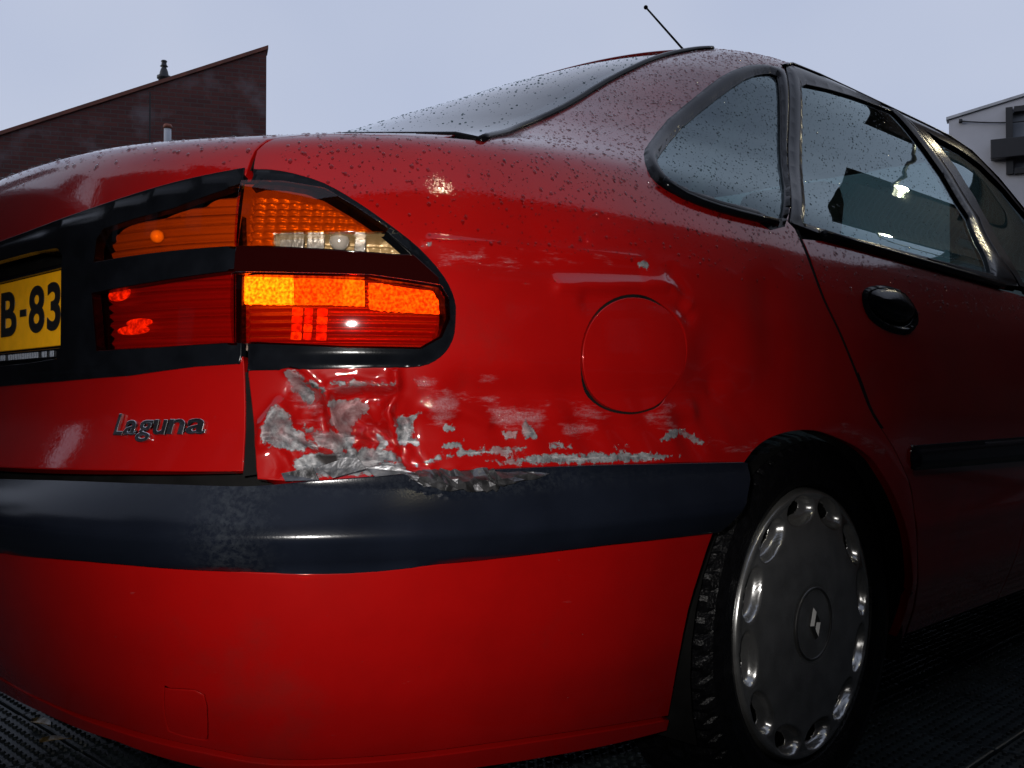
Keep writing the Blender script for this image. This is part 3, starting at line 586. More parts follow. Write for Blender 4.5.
# vent pipe standing in front of the wall
dv=14.0; vp=empty('vent_pipe',place(166,dv)); tag(vp,'white vent pipe with orange cap in front of brick wall','vent pipe')
lathe('pipe',[(0,-.05),(.05,-.05),(.05,hz(126,dv)),(.0,hz(126,dv))],M['white'],vp,(0,0,0),18)
M['orange']=simple('orange_cap',(.22,.06,.03),.6,noise=.2,nscale=20)
lathe('cap',[(.0,hz(127.4,dv)),(.058,hz(127.4,dv)),(.062,hz(125,dv)),(.05,hz(123.2,dv)),(.0,hz(122.6,dv))],M['orange'],vp,(0,0,0),18)
# ---------------------------------------------------------------- grey rendered house on the right
d2=21.0
GR=HEAD-math.radians(27)
gh=empty('rendered_house',place(951,d2),GR); tag(gh,'pale grey rendered house with black window frames beyond the car','house')
M['render']=simple('grey_render',(.46,.47,.51),.85,noise=.12,nscale=1.5,bump=.3,bscale=40)
_gx=Vector((math.cos(GR),math.sin(GR),0)); _g0=place(951,d2)-C0
def px2(p):
    k=(p-512)/1000; return (k*_g0.dot(FWv)-_g0.dot(RTv))/(_gx.dot(RTv)-k*_gx.dot(FWv))
def dz(p): return (_g0+_gx*px2(p)).dot(FWv)
def hw(py,p): return hz(py,dz(p))
zl=hz(119,d2); GW=7.0; sl2=(hw(96,1024)-zl)/px2(1024)
winhole=[(px2(1011),hw(171,1011)),(px2(1046),hw(171,1011)),(px2(1046),hw(112,1011)),(px2(1011),hw(112,1011))]
def wall_with_hole(name,outer,hole,t,mat,parent):
    pts=[Vector(p) for p in outer]+[Vector(p) for p in hole]; n=len(outer);k=len(hole)
    ed=[(i,(i+1)%n) for i in range(n)]+[(n+i,n+(i+1)%k) for i in range(k)]
    v,e,f,_,_,_=delaunay_2d_cdt(pts,ed,[],0,1e-6); v=np.array([tuple(a) for a in v])
    f=[t_ for t_ in f if inpoly(outer,v[list(t_)].mean(0)[None])[0] and not inpoly(hole,v[list(t_)].mean(0)[None])[0]]
    bm=bmesh.new(); a=[bm.verts.new((x,0,z)) for x,z in v]; fs=[bm.faces.new([a[i] for i in t_]) for t_ in f]
    r=bmesh.ops.extrude_face_region(bm,geom=fs); bmesh.ops.translate(bm,verts=[x for x in r['geom'] if isinstance(x,bmesh.types.BMVert)],vec=(0,t,0))
    return bm_obj(name,bm,mat,parent)
wall_with_hole('wall',[(0,-.05),(GW,-.05),(GW,zl+sl2*1.6),(1.6+1.2,zl+sl2*2.6),(1.6,zl+sl2*1.6),(0,zl)],winhole,.25,M['render'],gh)
prism_obj('side_wall',[(.25,-.05),(8,-.05),(8,zl-.05),(.25,zl-.05)],0,.25,M['render'],gh,((0,0,0),(0,1,0),(0,0,1),(1,0,0)))
prism_obj('roof',[(.26,zl-.2),(2.8,zl+sl2*2.6-.25),(GW,zl+sl2*1.6-.25),(GW,zl+sl2*1.6-.12),(2.8,zl+sl2*2.6-.12),(.26,zl-.08)],.252,8,M['roofing'],gh,((0,0,0),(1,0,0),(0,0,1),(0,1,0)))
prism_obj('roof_edge',[(-.05,zl+.003),(1.6,zl+sl2*1.6+.003),(2.8,zl+sl2*2.6+.003),(2.8,zl+sl2*2.6+.06),(1.6,zl+sl2*1.6+.06),(-.05,zl+.06)],-.05,.3,M['white'],gh,((0,0,0),(1,0,0),(0,0,1),(0,1,0)))
wn=empty('window',(0,0,0)); wn.parent=gh
x0,x1=px2(1009),px2(1048); za,zb2=hw(174,1011),hw(107,1011)
for nm,c,s in (('frame',((x0+.05),-.03,(za+zb2)/2),(.13,.14,zb2-za)),('frame',((x1-.05),-.03,(za+zb2)/2),(.13,.14,zb2-za)),('frame',((x0+x1)/2,-.03,zb2-.05),(x1-x0-.28,.139,.11)),('frame',((x0+x1)/2,-.03,za+.05),(x1-x0-.28,.139,.11))):
    box_obj(nm,c,s,M['black'],wn)
M['blind']=simple('drawn_pale_blind',(.22,.24,.27),.5,noise=.1,nscale=2)
box_obj('pane',((x0+x1)/2,.09,(za+zb2)/2),(x1-x0-.1,.01,zb2-za-.1),M['blind'],wn)
box_obj('balcony_rail',((px2(993)+px2(1060))/2,-.16,(hw(141,1000)+hw(160,1000))/2),(px2(1060)-px2(993),.26,hw(141,1000)-hw(160,1000)),M['black'],gh,.01)
# cable sagging across the facade
cp=[]; 
for q in range(15):
    t=q/14; cp.append((px2(963)+t*2.6,-.06,hz(122,d2)-.14*math.sin(min(1,t*2.2)*math.pi/2)-.03*t))
cb=empty('wall_cable',(0,0,0)); bpy.data.objects.remove(cb); tube_obj('cable',cp,.014,M['black'],gh,6)
lathe('cable_hook',[(0,0),(.035,0),(.035,.08),(0,.08)],M['black'],gh,(px2(963),-.06,hz(122,d2)-.04),10)
# ---------------------------------------------------------------- street behind and beside the camera (seen in the reflections)
def terrace(name,loc,rz,Wd,Dp,Ht,label,nwin,mat):
    r=empty(name,loc,rz); tag(r,label,'building','houses across the street')
    box_obj('wall',(Wd/2,Dp/2,Ht/2-.03),(Wd,Dp,Ht),mat,r)
    prism_obj('roof',[(-.3,Ht-.02),(Dp+.3,Ht-.02),(Dp/2,Ht+1.8)],-.2,Wd+.2,M['roofing'],r,((0,0,0),(0,1,0),(0,0,1),(1,0,0)))
    for fl_ in range(2):
        for i in range(nwin):
            x=(i+.5)*Wd/nwin; z=1.6+2.9*fl_
            wi=box_obj('window',(x,-.03,z),(1.1,.10,1.4),M['black'],r); box_obj('pane',(x,-.085,z),(.94,.02,1.24),M['pane'],wi)
    return r
M['brick3']=brick_mat('brown_brick',(.034,.018,.016),(.026,.014,.013),(.04,.034,.034),2.1,False,(math.pi/2,0,0))
for k,(y0,ht) in enumerate(((-13,8.4),(-5,8.7),(3,8.5),(11,8.3))):
    terrace('brick_house',(7.2,y0+7.9,0),-math.pi/2,7.8,8,ht,('long brown brick house across the street behind the photographer','tall brown brick house across the street beside the car','brown brick house across the street ahead of the car','last brown brick house of the row across the street')[k],3,M['brick3'])
terrace('brick_house',(-1.75,12.2,0),0,2.55,8,7.0,'narrow brown brick house at the street end ahead of the car',1,M['brick3'])
terrace('brick_house',(.85,12.4,0),0,6.2,8,5.4,'low brown brick house at the street end ahead of the car',3,M['brick3'])
terrace('brick_house',(6.5,-7.5,0),math.pi,9.4,8,8.0,'brown brick house closing the street behind the photographer',3,M['brick3'])
terrace('brick_house',(-3.0,-8.2,0),math.pi,9.4,8,7.4,'brown brick house behind the photographer on the far left',3,M['brick3'])
terrace('brick_house',(-8.2,-8.5,0),math.pi/2,9.5,8,3.6,'unseen brown brick house added left of the car behind the photographer',3,M['brick3'])  # unseen house added to keep low sky out of the tailgate's reflection
# street lamps whose light glints on the wet paint
def street_lamp(loc,h,rz,label,power):
    r=empty('street_lamp',loc,rz); tag(r,label,'street lamp','lit street lamps')
    lathe('post',[(0,-.05),(.075,-.05),(.075,.8),(.05,.85),(.038,h-.15),(.03,h-.1),(0,h-.1)],M['black'],r,(0,0,0),16)
    tube_obj('arm',[(0,0,h-.2),(-.15,0,h+.02),(-.5,0,h+.10)],.025,M['black'],r)
    lathe('hood',[(0,.12),(.06,.11),(.10,.06),(.105,.04),(.095,.04),(.05,.09),(0,.10)],M['black'],r,(-.55,0,h),20)
    bm=bmesh.new(); bmesh.ops.create_uvsphere(bm,u_segments=16,v_segments=10,radius=.075,matrix=Matrix.Translation((-.55,0,h-.02))); bm_obj('bulb',bm,M['lampbulb'],r,True)
    return r
M['lampbulb']=emit('lit_lamp_bulb',(1,.88,.58),220,(.8,.8,.8))
street_lamp((1.41,11.0,0),5.68,0,'lit street lamp ahead of the car in front of the end house',1)
street_lamp((4.90,.49,0),5.52,0,'lit street lamp standing beside the car across the pavement',1)
# ================================================================ the car
car=empty('car',(0,0,0)); tag(car,'wet red hatchback car with crumpled and scraped rear right corner','car')
WX,WY,WZ,WR=.800,1.046,.293,.213
# --- wear and dents -------------------------------------------------
WEAR=D['wear']
def wear(kind):
    ps=[p for k,p in WEAR if k==kind]
    def fn(v):
        r=np.zeros(len(v))
        for p in ps:
            a=np.array(p); lo=a.min(0)-.02; hi=a.max(0)+.02
            m=np.where((v>lo).all(1)&(v<hi).all(1))[0]
            if not len(m): continue
            d=pdist(p,v[m]); d=np.where(inpoly(p,v[m]),d,-d); r[m]=np.maximum(r[m],np.clip(.5+d/(.010 if kind=='b' else .020),0,1))
        return r
    return fn
def fold(s,z):
    """sharp, irregular folds of beaten sheet metal"""
    u=s*62+np.sin(z*71+1.3)*1.4; w_=z*95+np.sin(s*47+.4)*1.7
    a=1-2*np.abs(np.sin(u*.9+w_*.35)); b=1-2*np.abs(np.sin(w_*.8-u*.45+2)); c=1-2*np.abs(np.sin(u*2.1+w_*1.3))
    return .5*a+.35*b+.18*c
CRUSH=np.array([(.13,.562),(.125,.62),(.15,.665),(.225,.665),(.262,.63),(.27,.585),(.33,.562)])
def dent(s,z):
    p=np.stack([s,z],1); r=np.zeros(len(s))
    for amp,sig,line in D['crease']:
        a=np.array(line); m=np.where((p>a.min(0)-4*sig).all(1)&(p<a.max(0)+4*sig).all(1))[0]
        if len(m): r[m]+=1.25*amp*np.exp(-.5*(pdist(line,p[m],False)/sig)**2)
    m=np.where((s>.06)&(s<.36)&(z<.70))[0]
    if len(m):
        q=p[m]; d=pdist(CRUSH,q); ins=np.where(inpoly(CRUSH,q),d,-d); wgt=np.clip(.5+ins/.025,0,1)**1.5
        r[m]+=wgt*(.0060*fold(s[m],z[m])-.004)
    # long shallow ripples pushed along the flank
    g=np.exp(-((z-.605)/.045)**2)*np.clip((s-.28)/.1,0,1)*np.clip((.80-s)/.15,0,1)
    r+=g*(.0022*np.sin(s*46+1.)+.0012*np.sin(s*117+z*60))
    # wheel-arch flare
    da=np.hypot(s-1.0,z-.29); r+=.003*np.exp(-((da-.315)/.035)**2)*(z>.3)
    return r
# --- quarter panel --------------------------------------------------
lampO=smooth(D['lamp_outer'],3,False)
seal=D['seal']
sealS=smooth([seal[0],seal[2],seal[3],seal[4],seal[5],seal[6],seal[7],(.945,1.318)],4,False)
archR=smooth(D['arch'],3,False)
dg=D['dgap']
door_line=smooth(dg[3:],3,False)
GAPX=.0042
qp=[D['qgap'][0],D['qgap'][1]]+list(reversed(lampO))+[D['hgap2'][1],(.080,.934),(.12,.944),(.20,.946)]+sealS+\
   [(1.02,1.345),(1.198,1.345),(1.205,1.29)]+[(a-.004,b) for a,b in dg[:3]]+[(a-.001,b) for a,b in door_line]+[(1.262,.49),(1.300,.418),(1.335,.345),(1.372,.27),(1.385,.20),(1.348,.20),(1.345,.27)]+\
   list(reversed(archR))+[(.70,.563),(.60,.566),(.4937,.5665),(.3376,.5662),(.25,.563),(.18,.560)]
qwo=smooth(D['qwo'],2); qwi=smooth(D['qwi'],2)
flap=smooth(D['flap'],2)
quarter=panel('quarter_panel',qp,M['paint'],car,holes=[qwo,flap],res=.011,off=dent,rim=.014,
    fine=[((.09,.556),(.36,.68),.0034),((.36,.556),(.82,.80),.0055)],attrs={'bare':wear('b'),'scuff':wear('s'),'dark':wear('d')})
quarter['label']='dented quarter panel with bare metal and scrapes'
# black strips painting the shade inside the shut lines
def shut_shade(line,wd,parent,depth=-.0045):
    l=np.array(dens(line,.02,False)); t=np.gradient(l,axis=0); t/=np.linalg.norm(t,axis=1,keepdims=True)+1e-9; nn=np.stack([-t[:,1],t[:,0]],1)
    a=to3(l+nn*wd,depth); b=to3(l-nn*wd,depth); k=len(a)
    return mesh_obj('shut_line_shade',list(a)+list(b),[(i,i+1,k+i+1,k+i) for i in range(k-1)],M['inner'],parent,smooth=True)
shut_shade([(a+.005,b) for a,b in door_line]+[(1.268,.49),(1.306,.418),(1.341,.345)],.0062,quarter,-.0008)
shut_shade([(.0885,.672),(.1035,.565)],.008,quarter,-.003)
shut_shade([(.071,.894),(.0705,.9156),(.076,.930)],.008,quarter,-.006)
# left-hand twin, undamaged
vL,fL=cut(qp,[qwo],.02); build('quarter_panel',vL,fL,0.,M['paint'],car,.014,False,True)
fp=inset(flap,.0055)
panel('fuel_flap',fp,M['paint'],quarter,res=.006,off=lambda s,z:dent(s,z)*.55-.0012,rim=.010,attrs={'bare':wear('b'),'scuff':wear('s')})
# black ring painting the shade in the gap round the flap
panel('flap_gap_shade',inset(flap,-.004),M['inner'],quarter,holes=[inset(fp,.004)],res=.01,off=lambda s,z:dent(s,z)*.7-.0055,rim=0)
# --- quarter window
panel('window_seal',inset(qwo,-.004),M['rubber'],quarter,holes=[qwi],res=.006,off=ring_profile(inset(qwo,-.004),qwi,.007,.0005),rim=.01)
qglass=panel('quarter_window',inset(qwi,-.004),M['glass'],quarter,res=.010,off=-.003,rim=0)
panel('window_seal',inset(qwo,-.004),M['rubber'],car,holes=[qwi],res=.02,off=.002,rim=.01).hide_render=False
bpy.data.objects.remove(bpy.data.objects['window_seal.001'])
build('quarter_window',*cut(inset(qwo,-.004),[],.03),-.003,M['glass'],car,0,False,True)
# --- torn sheet-metal edge curling over the bumper
rs=random.Random(3); tv=[];tf=[]; base=smooth(D['tear'],6,False); nb=len(base)
for i,(s,z) in enumerate(base):
    t=i/(nb-1); amp=math.sin(math.pi*min(1,t*1.02))**.6
    for j in range(5):
        q=j/4; zz=.5645-.004*t-.0165*q*amp+rs.uniform(-.003,.003)*amp+.006*amp*(1-q)
        oo=.006+.017*math.sin(q*2.2)*amp+rs.uniform(-.006,.006)*amp
        tv.append(to3([(s+rs.uniform(-.003,.003),zz)],oo)[0])
for i in range(nb-1):
    for j in range(4): tf.append((i*5+j,i*5+j+1,(i+1)*5+j+1)); tf.append((i*5+j,(i+1)*5+j+1,(i+1)*5+j))
tear=mesh_obj('torn_edge',tv,tf,M['steel'],quarter); tear['label']='torn silver sheet-metal edge curled over the bumper'
sm=tear.modifiers.new('thick','SOLIDIFY'); sm.thickness=.0012
def shard(pts,mat):
    v=[to3([(a,b)],c)[0] for a,b,c in pts]; o=mesh_obj('torn_edge',v,[(0,1,2)]+([(0,2,3)] if len(v)>3 else []),mat,quarter); x=o.modifiers.new('t','SOLIDIFY'); x.thickness=.001
shard([(.170,.572,.004),(.205,.585,.010),(.215,.570,.016),(.185,.5610,.010)],M['steel'])
shard([(.215,.571,.006),(.238,.574,.009),(.262,.566,.012),(.225,.562,.010)],M['steel'])
shard([(.135,.566,.004),(.165,.572,.010),(.172,.5590,.012),(.140,.558,.008)],M['steel'])
# --- tailgate ---------------------------------------------------------
SM=S_MIN
hg=D['hgap']; 
tg=[(SM,.5575),(-.40,.5605)]+[(a,b) for a,b in D['lower_hatch'][:2]]+[hg[0],hg[1],(.0715,.80),(.0665,.8937),(.068,.9156),(.072,.931),(.11,.9415),(.19,.9425),(.26,.948),(.26,.9625),(SM,.9625)]
gt=D['garn_top']; gb=D['garn_bot']
rec=[(SM,.828),(-.30,.828),(-.228,.826),(-.213,.815),(-.199,.700),(-.208,.690),(-.30,.686),(SM,.684)]
garn=[(SM,.850)]+smooth(gt,3,False)+[(.076,.80),(.0805,.690),(.079,.683)]+[(a,b) for a,b in gb]+[(SM,.668)]
garn_cut=garn+list(reversed(rec))
amh=smooth(D['amber_h'],1); rdh=D['red_h']
tg1=[(SM,.8465)]+[(a,b-.004) for a,b in gt[:-1]]+[(.0655,.887)]+tg[tg.index((.0665,.8937)):]
tg2=tg[:6]+[(.0815,.687),(.078,.686)]+[(a,b+.004) for a,b in gb]+[(SM,.672)]
tail=empty('tailgate',(0,.1,.75)); tail.parent=car; tail.location=(0,0,0); tail['label']='red tailgate with black lamp surround'
panel('tailgate_skin',tg1,M['paint'],tail,res=.012,rim=.014,mirror=True)
panel('tailgate_skin',tg2,M['paint'],tail,res=.014,rim=.014,mirror=True)
def gofs(s,z): 
    p=np.stack([s,z],1); d=pdist(garn[1:-1],p,False); return .003+.004*np.clip(d/.012,0,1)
garnish=panel('lamp_garnish',garn_cut,M['trim'],tail,holes=[inset(amh,.001),inset(rdh,.001)],res=.010,off=gofs,rim=.010,mirror=True)
panel('plate_recess',[(max(a,SM+.0004),b) for a,b in inset(rec,-.006)],M['inner'],tail,res=.03,off=-.052,rim=0,mirror=True)
def wallstrip(name,line,o0,o1,mat,parent,mirror=True):
    a=to3(line,o0); b=to3(line,o1); n=len(a); v=list(a)+list(b); f=[(i,i+1,n+i+1,n+i) for i in range(n-1)]
    if mirror: k=len(v); v=v+[np.array(q)*[-1,1,1] for q in v]; f=f+[tuple(k+i for i in t[::-1]) for t in f]
    return mesh_obj(name,v,f,mat,parent)
wallstrip('recess_wall',rec[1:],.006,-.055,M['trim'],tail)
# tailgate lamps (inner pair)
M['glint_bulb']=simple('pale_glint_bulb',(.75,.70,.62),.15,coat=1)
M['glow_lo2']=emit('painted_flash_soft',(1,.35,.012),1.0,(.3,.04,.02),.7,240)  # soft emission painting flash returned by the small reflector cells
def lens(name,poly,mat,parent,off,mir=False,res=.02): return panel(name,poly,mat,parent,res=res,off=off,rim=0,mirror=mir)
def ribs(per,amp,base):
    return lambda s,z: base+amp*np.abs(np.sin(z*math.pi/per))
M['amb_back']=simple('amber_backing',(.30,.20,.09),.35,metal=.25,bump=.4,bscale=240)
M['red_back']=simple('red_backing',(.17,.12,.10),.35,metal=.25,bump=.4,bscale=240)
for nm,poly,mt,bk in (('amber_lens',amh,M['amber'],M['amb_back']),('red_lens',rdh,M['redlens'],M['red_back'])):
    panel(nm,poly,mt,tail,res=.02,off=.0065,rim=.012,both=True)
    panel('lamp_backing',inset(poly,-.004),bk,tail,res=.0035,off=ribs(.0105,.007,-.024),rim=0,both=True)
# upper half of the inner red lamp is a plain prism field, a pale bulb is added as the amber lens's flash glint
for (s,z,r) in ((-.049,.826,.008),):
    c=to3([(s,z)],-.010)[0]; bm=bmesh.new(); bmesh.ops.create_icosphere(bm,subdivisions=2,radius=r,matrix=Matrix.Translation(c)); bm_obj('bulb',bm,M['glint_bulb'],tail,True)
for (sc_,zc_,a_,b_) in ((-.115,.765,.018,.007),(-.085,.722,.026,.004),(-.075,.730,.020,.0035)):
    panel('reflector',[(sc_+a_*math.cos(t)+.5*b_*math.sin(t),zc_+b_*math.sin(t)) for t in np.linspace(0,2*math.pi,18,endpoint=False)],M['glow_lo'],tail,res=.006,off=-.012,rim=.003)  # glowing ellipses painted in for glints behind the red lens
# rear window with its seal
gl=[(SM,.9645),(.24,.9645)]+[(a-.006,b) for a,b in sealS[2:]]+[(.93,1.305),(SM,1.300)]
rw=panel('rear_window',gl,M['rearglass'],tail,res=.03,off=-.004,rim=0,mirror=True)
bl=[(a,b) for a,b in sealS]; bi=[(a-.075-.05*max(0,1-(b-.95)/.12),b+.0) for a,b in sealS]
panel('glass_border',bl+list(reversed(bi)),M['trim'],tail,res=.012,off=-.0065,rim=0,both=True)
tube_obj('window_seal',to3(sealS,.001),.0055,M['rubber'],tail)
tube_obj('window_seal',to3([(.305,.950),(.26,.9635),(.10,.9655),(-.15,.967),(SM,.967)],.0),.004,M['rubber'],tail)
sl_=to3(sealS,.001); tube_obj('window_seal',sl_*[-1,1,1],.0065,M['rubber'],tail)
# badge letters
bs=[inv_pt for inv_pt in D['badge']]; LET='Laguna'; bx=[(115,125.5),(126,140),(141,156),(157,170),(171.5,187),(188.5,206.5)]
(s0,zb0),(s1,zb1)=bs; 
for ch,(a,b) in zip(LET,bx):
    v,f=glyph(ch); lo=v.min(0);hi=v.max(0)
    sa=s0+(s1-s0)*(a-118)/88; sb=s0+(s1-s0)*(b-118)/88; t=(a-118)/88; zb=zb0+(zb1-zb0)*t+.0015
    xs=(v[:,0]-lo[0])/(hi[0]-lo[0]); xs=xs+ .10*(v[:,1]); 
    zz=zb+v[:,1]*.0325; ss=sa+(sb-sa)*xs; o_=.0025+v[:,2]*.03
    p=np.array([to3([(x,y)],oo)[0] for x,y,oo in zip(ss,zz,o_)]); mesh_obj('badge_letter',p,f,M['chrome'],tail)
# --- number plate -----------------------------------------------------
PY=.100
plate=empty('number_plate',(0,PY,.76)); plate.parent=car; plate['label']='yellow number plate with black characters in a dark frame'
def pl(name,c,s,mat,bevel=.003): return box_obj(name,(c[0],c[1]-PY,c[2]-.76),s,mat,plate,bevel)
pl('plate_sheet',(0,PY+.002,.762),(.534,.004,.098),M['plate'],.0015)
pl('plate_frame',(0,PY+.012,.756),(.556,.016,.126),M['trim'])
for zc,hh in ((.8145,.006),(.7025,.014)): pl('plate_frame',(0,PY-.001,zc),(.552,.009,hh),M['trim'],.002)
for sx in (-1,1): pl('plate_frame',(sx*.272,PY-.001,.758),(.008,.009,.106),M['trim'],.002)
for ch,(xa,xb),(za,zb) in (('B',(.036,.098),(.733,.797)),('-',(.112,.136),(.758,.768)),('8',(.146,.202),(.733,.797)),('3',(.212,.257),(.733,.797))):
    v,f=glyph(ch); lo=v.min(0);hi=v.max(0)
    p=np.stack([xa+(xb-xa)*(v[:,0]-lo[0])/(hi[0]-lo[0]),np.full(len(v),0.)-.0005-(v[:,2]+.07)*.008,za-.76+(zb-za)*(v[:,1]-lo[1])/(hi[1]-lo[1])],1)
    mesh_obj('plate_character',p,f,M['ink'],plate)
x=.0; rr=random.Random(5); bm=bmesh.new()
while x<.25:
    wd=rr.uniform(.004,.007)
    if rr.random()>.16:
        for q in range(2): add_box(bm,Vector((x+wd*(.2+.6*q),-.0068,-.0575)),(.0016,.001,.0075))
        add_box(bm,Vector((x+wd*.5,-.0068,-.0575+rr.choice((-.003,0,.003)))),(wd*.7,.0009,.0016))
    x+=wd+.0035
bm_obj('frame_lettering',bm,M['grey'],plate)
# --- tail lamp --------------------------------------------------------
def tail_lamp(flip):
    root=empty('tail_lamp',(0,0,0)); root.parent=car
    def pan(nm,poly,mat,holes=(),res=.01,off=0.,rim=.01):
        v,f=cut(poly,holes,res); return build(nm,v,f,off,mat,root,rim,False,flip)
    out=[(.0815,.80)]+lampO+[(.0885,.6735)]
    outI=inset(out,.0015)
    am=smooth(D['amber'],1);rd=smooth(D['red'],1);cr=D['clear']
    upper=[am[0],am[1],am[2],am[3],am[4],cr[2],cr[3],am[8]]
    rdS=smooth(D['red'],2)
    def bz(s,z):
        p=np.stack([s,z],1); d=pdist(outI,p); return .001+.008*np.sqrt(np.clip(d/.013,0,1))
    pan('bezel',outI,M['trim'],[upper,rd],.006,bz,.012)
    band=[am[8],cr[3],cr[2],(.2855,.772),rd[3],rd[2],rd[1],rd[0]]
    pan('smoked_band',inset(band,.001),M['darkband'],[],.008,.0105,.003)
    bulge=lambda zc,h:(lambda s,z:.0085+.0075*np.clip(1-((z-zc)/h)**2,0,1))
    pan('amber_lens',am,M['amber'],[],.006,bulge(.85,.06),.006)
    pan('clear_lens',cr,M['clear'],[],.006,bulge(.85,.06),.006)
    pan('red_lens',rd,M['redlens'],[],.006,bulge(.742,.055),.006)
    def cells(s,z): return -.030+.006*np.abs(np.sin(z*math.pi/.0085))*(.4+.6*np.abs(np.sin(s*math.pi/.014)))
    pan('lamp_backing',inset(upper,-.004),M['amb_back'],[],.003,cells,0)
    pan('lamp_backing',inset(rd,-.004),M['red_back'],[],.003,lambda s,z:-.034+.006*np.abs(np.sin(z*math.pi/.0085)),0)
    for k,wm in (('amber',M['amb_back']),('red',M['red_back'])):
        line=D[k]; a=to3(line,.006); b=to3(line,-.034); n=len(a)
        v=np.concatenate([a,b]); v=v*[-1,1,1] if flip else v
        mesh_obj('lamp_wall',v,[(i,(i+1)%n,n+(i+1)%n,n+i) for i in range(n)],wm,root)
    if not flip:  # right lamp only: reflector emission stands in for returned flash
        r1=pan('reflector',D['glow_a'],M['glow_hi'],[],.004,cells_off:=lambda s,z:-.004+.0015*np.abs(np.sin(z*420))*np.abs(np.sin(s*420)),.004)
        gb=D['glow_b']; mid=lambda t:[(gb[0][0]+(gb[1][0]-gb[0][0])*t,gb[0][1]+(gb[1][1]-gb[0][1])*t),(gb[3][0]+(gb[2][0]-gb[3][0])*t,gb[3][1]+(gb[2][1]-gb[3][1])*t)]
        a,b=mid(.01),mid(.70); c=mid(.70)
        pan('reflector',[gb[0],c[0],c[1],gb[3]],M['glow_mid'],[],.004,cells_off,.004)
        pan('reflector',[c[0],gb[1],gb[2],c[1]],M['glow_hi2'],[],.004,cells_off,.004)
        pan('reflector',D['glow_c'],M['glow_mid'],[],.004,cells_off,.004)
        gd=D['glow_d']
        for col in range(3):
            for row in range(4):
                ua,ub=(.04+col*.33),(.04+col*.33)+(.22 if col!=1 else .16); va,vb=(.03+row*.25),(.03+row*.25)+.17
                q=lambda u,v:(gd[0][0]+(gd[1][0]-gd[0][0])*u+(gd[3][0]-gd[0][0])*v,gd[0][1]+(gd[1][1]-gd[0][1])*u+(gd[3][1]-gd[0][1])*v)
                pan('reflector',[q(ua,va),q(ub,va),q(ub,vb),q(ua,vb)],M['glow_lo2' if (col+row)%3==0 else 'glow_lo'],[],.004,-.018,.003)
        for (s,z,r) in ((.178,.815,.011),):
            c=to3([(s,z)],-.012)[0]; bm=bmesh.new(); bmesh.ops.create_uvsphere(bm,u_segments=20,v_segments=12,radius=r,matrix=Matrix.Translation(c)); bm_obj('bulb',bm,M['bulb'],root,True)
        for sa,sb in ((.112,.137),(.143,.160),(.196,.206)):
            pan('reflector',[(sa,.803),(sb,.803),(sb,.826),(sa,.826)],M['reflector'],[],.006,-.014,.004)
    return root
M['glow_hi2']=emit('painted_flash_second',(1,.7,.02),3.4,(.4,.1,.03),.6,300)  # emission painting returned flash on the second bright block
M['bulb']=simple('clear_bulb',(.55,.5,.45),.08,metal=.6,coat=1)
tl=tail_lamp(False); tl['label']='right tail lamp with red reflector strip given an added flash glow and amber indicator'
tail_lamp(True)
# --- rear bumper -------------------------------------------------------
bump=empty('rear_bumper',(0,0,.4)); bump.parent=car; bump['label']='red rear bumper with a black protective strip'
def rel(o,parent): o.parent=parent; o.location=-Vector(parent.location); return o
st=smooth(D['strip_t'],2,False); sb=smooth(D['strip_b'],2,False); be=D['bend']
strip=[(SM,.548),(-.42,.548)]+[(a,b-.001) for a,b in st]+[(.7565,.548)]+smooth(be[:3],3,False)+list(reversed(sb[:-1]))+[(SM,.466)]
def strip_off(s,z):
    t=(z-.468)/(.556-.468); up=np.clip((t-.0)/.45,0,1); dn=np.clip((1.0-t)/.55,0,1)
    return .004+.027*np.minimum(up**.6,1)*dn**1.0*1.0
def strip_scuff(v): return np.clip(.9*np.exp(-((v[:,0]-.095)/.03)**2)+.9*np.exp(-((v[:,0]-.33)/.10)**2-((v[:,1]-.555)/.012)**2)+.35*np.exp(-((v[:,1]-.553)/.006)**2),0,1)
o=panel('bumper_strip',strip,M['strip'],car,res=.011,off=strip_off,rim=.016,mirror=False,attrs={'scuff':strip_scuff}); rel(o,bump)
o=build('bumper_strip',*cut(strip,[],.02),strip_off,M['strip'],car,.016,False,True); rel(o,bump)
gv=smooth(D['groove'],3,False)
low=[(SM,.464)]+[(a,b-.003) for a,b in sb]+smooth(be[2:],2,False)[1:]+[(a,b+.0045) for a,b in reversed(gv)]+[(-.20,.292),(-.32,.299),(SM,.302)]
tow=smooth(D['tow'],3)
o=panel('bumper_cover',low,M['paint'],car,holes=[tow],res=.012,rim=.012); rel(o,bump); o['label']='red lower bumper skin'
o=panel('tow_cover',inset(tow,.003),M['paint'],car,res=.008,off=.0005,rim=.006); rel(o,bump)
o=panel('tow_recess',inset(tow,-.003),M['inner'],car,res=.03,off=-.012,rim=0); rel(o,bump)
o=build('bumper_cover',*cut(low,[],.02),0.,M['paint'],car,.012,False,True); rel(o,bump)
val=[(SM,.300)]+[(-.32,.297),(-.20,.290)]+[(a,b-.0035) for a,b in gv]+[(.612,.196),(.50,.2),(.30,.213),(.10,.224),(.0,.245),(-.09,.265),(-.22,.275),(SM,.282)]
o=panel('bumper_lip',val,M['paint'],car,res=.014,off=.002,rim=.03,mirror=True); rel(o,bump)
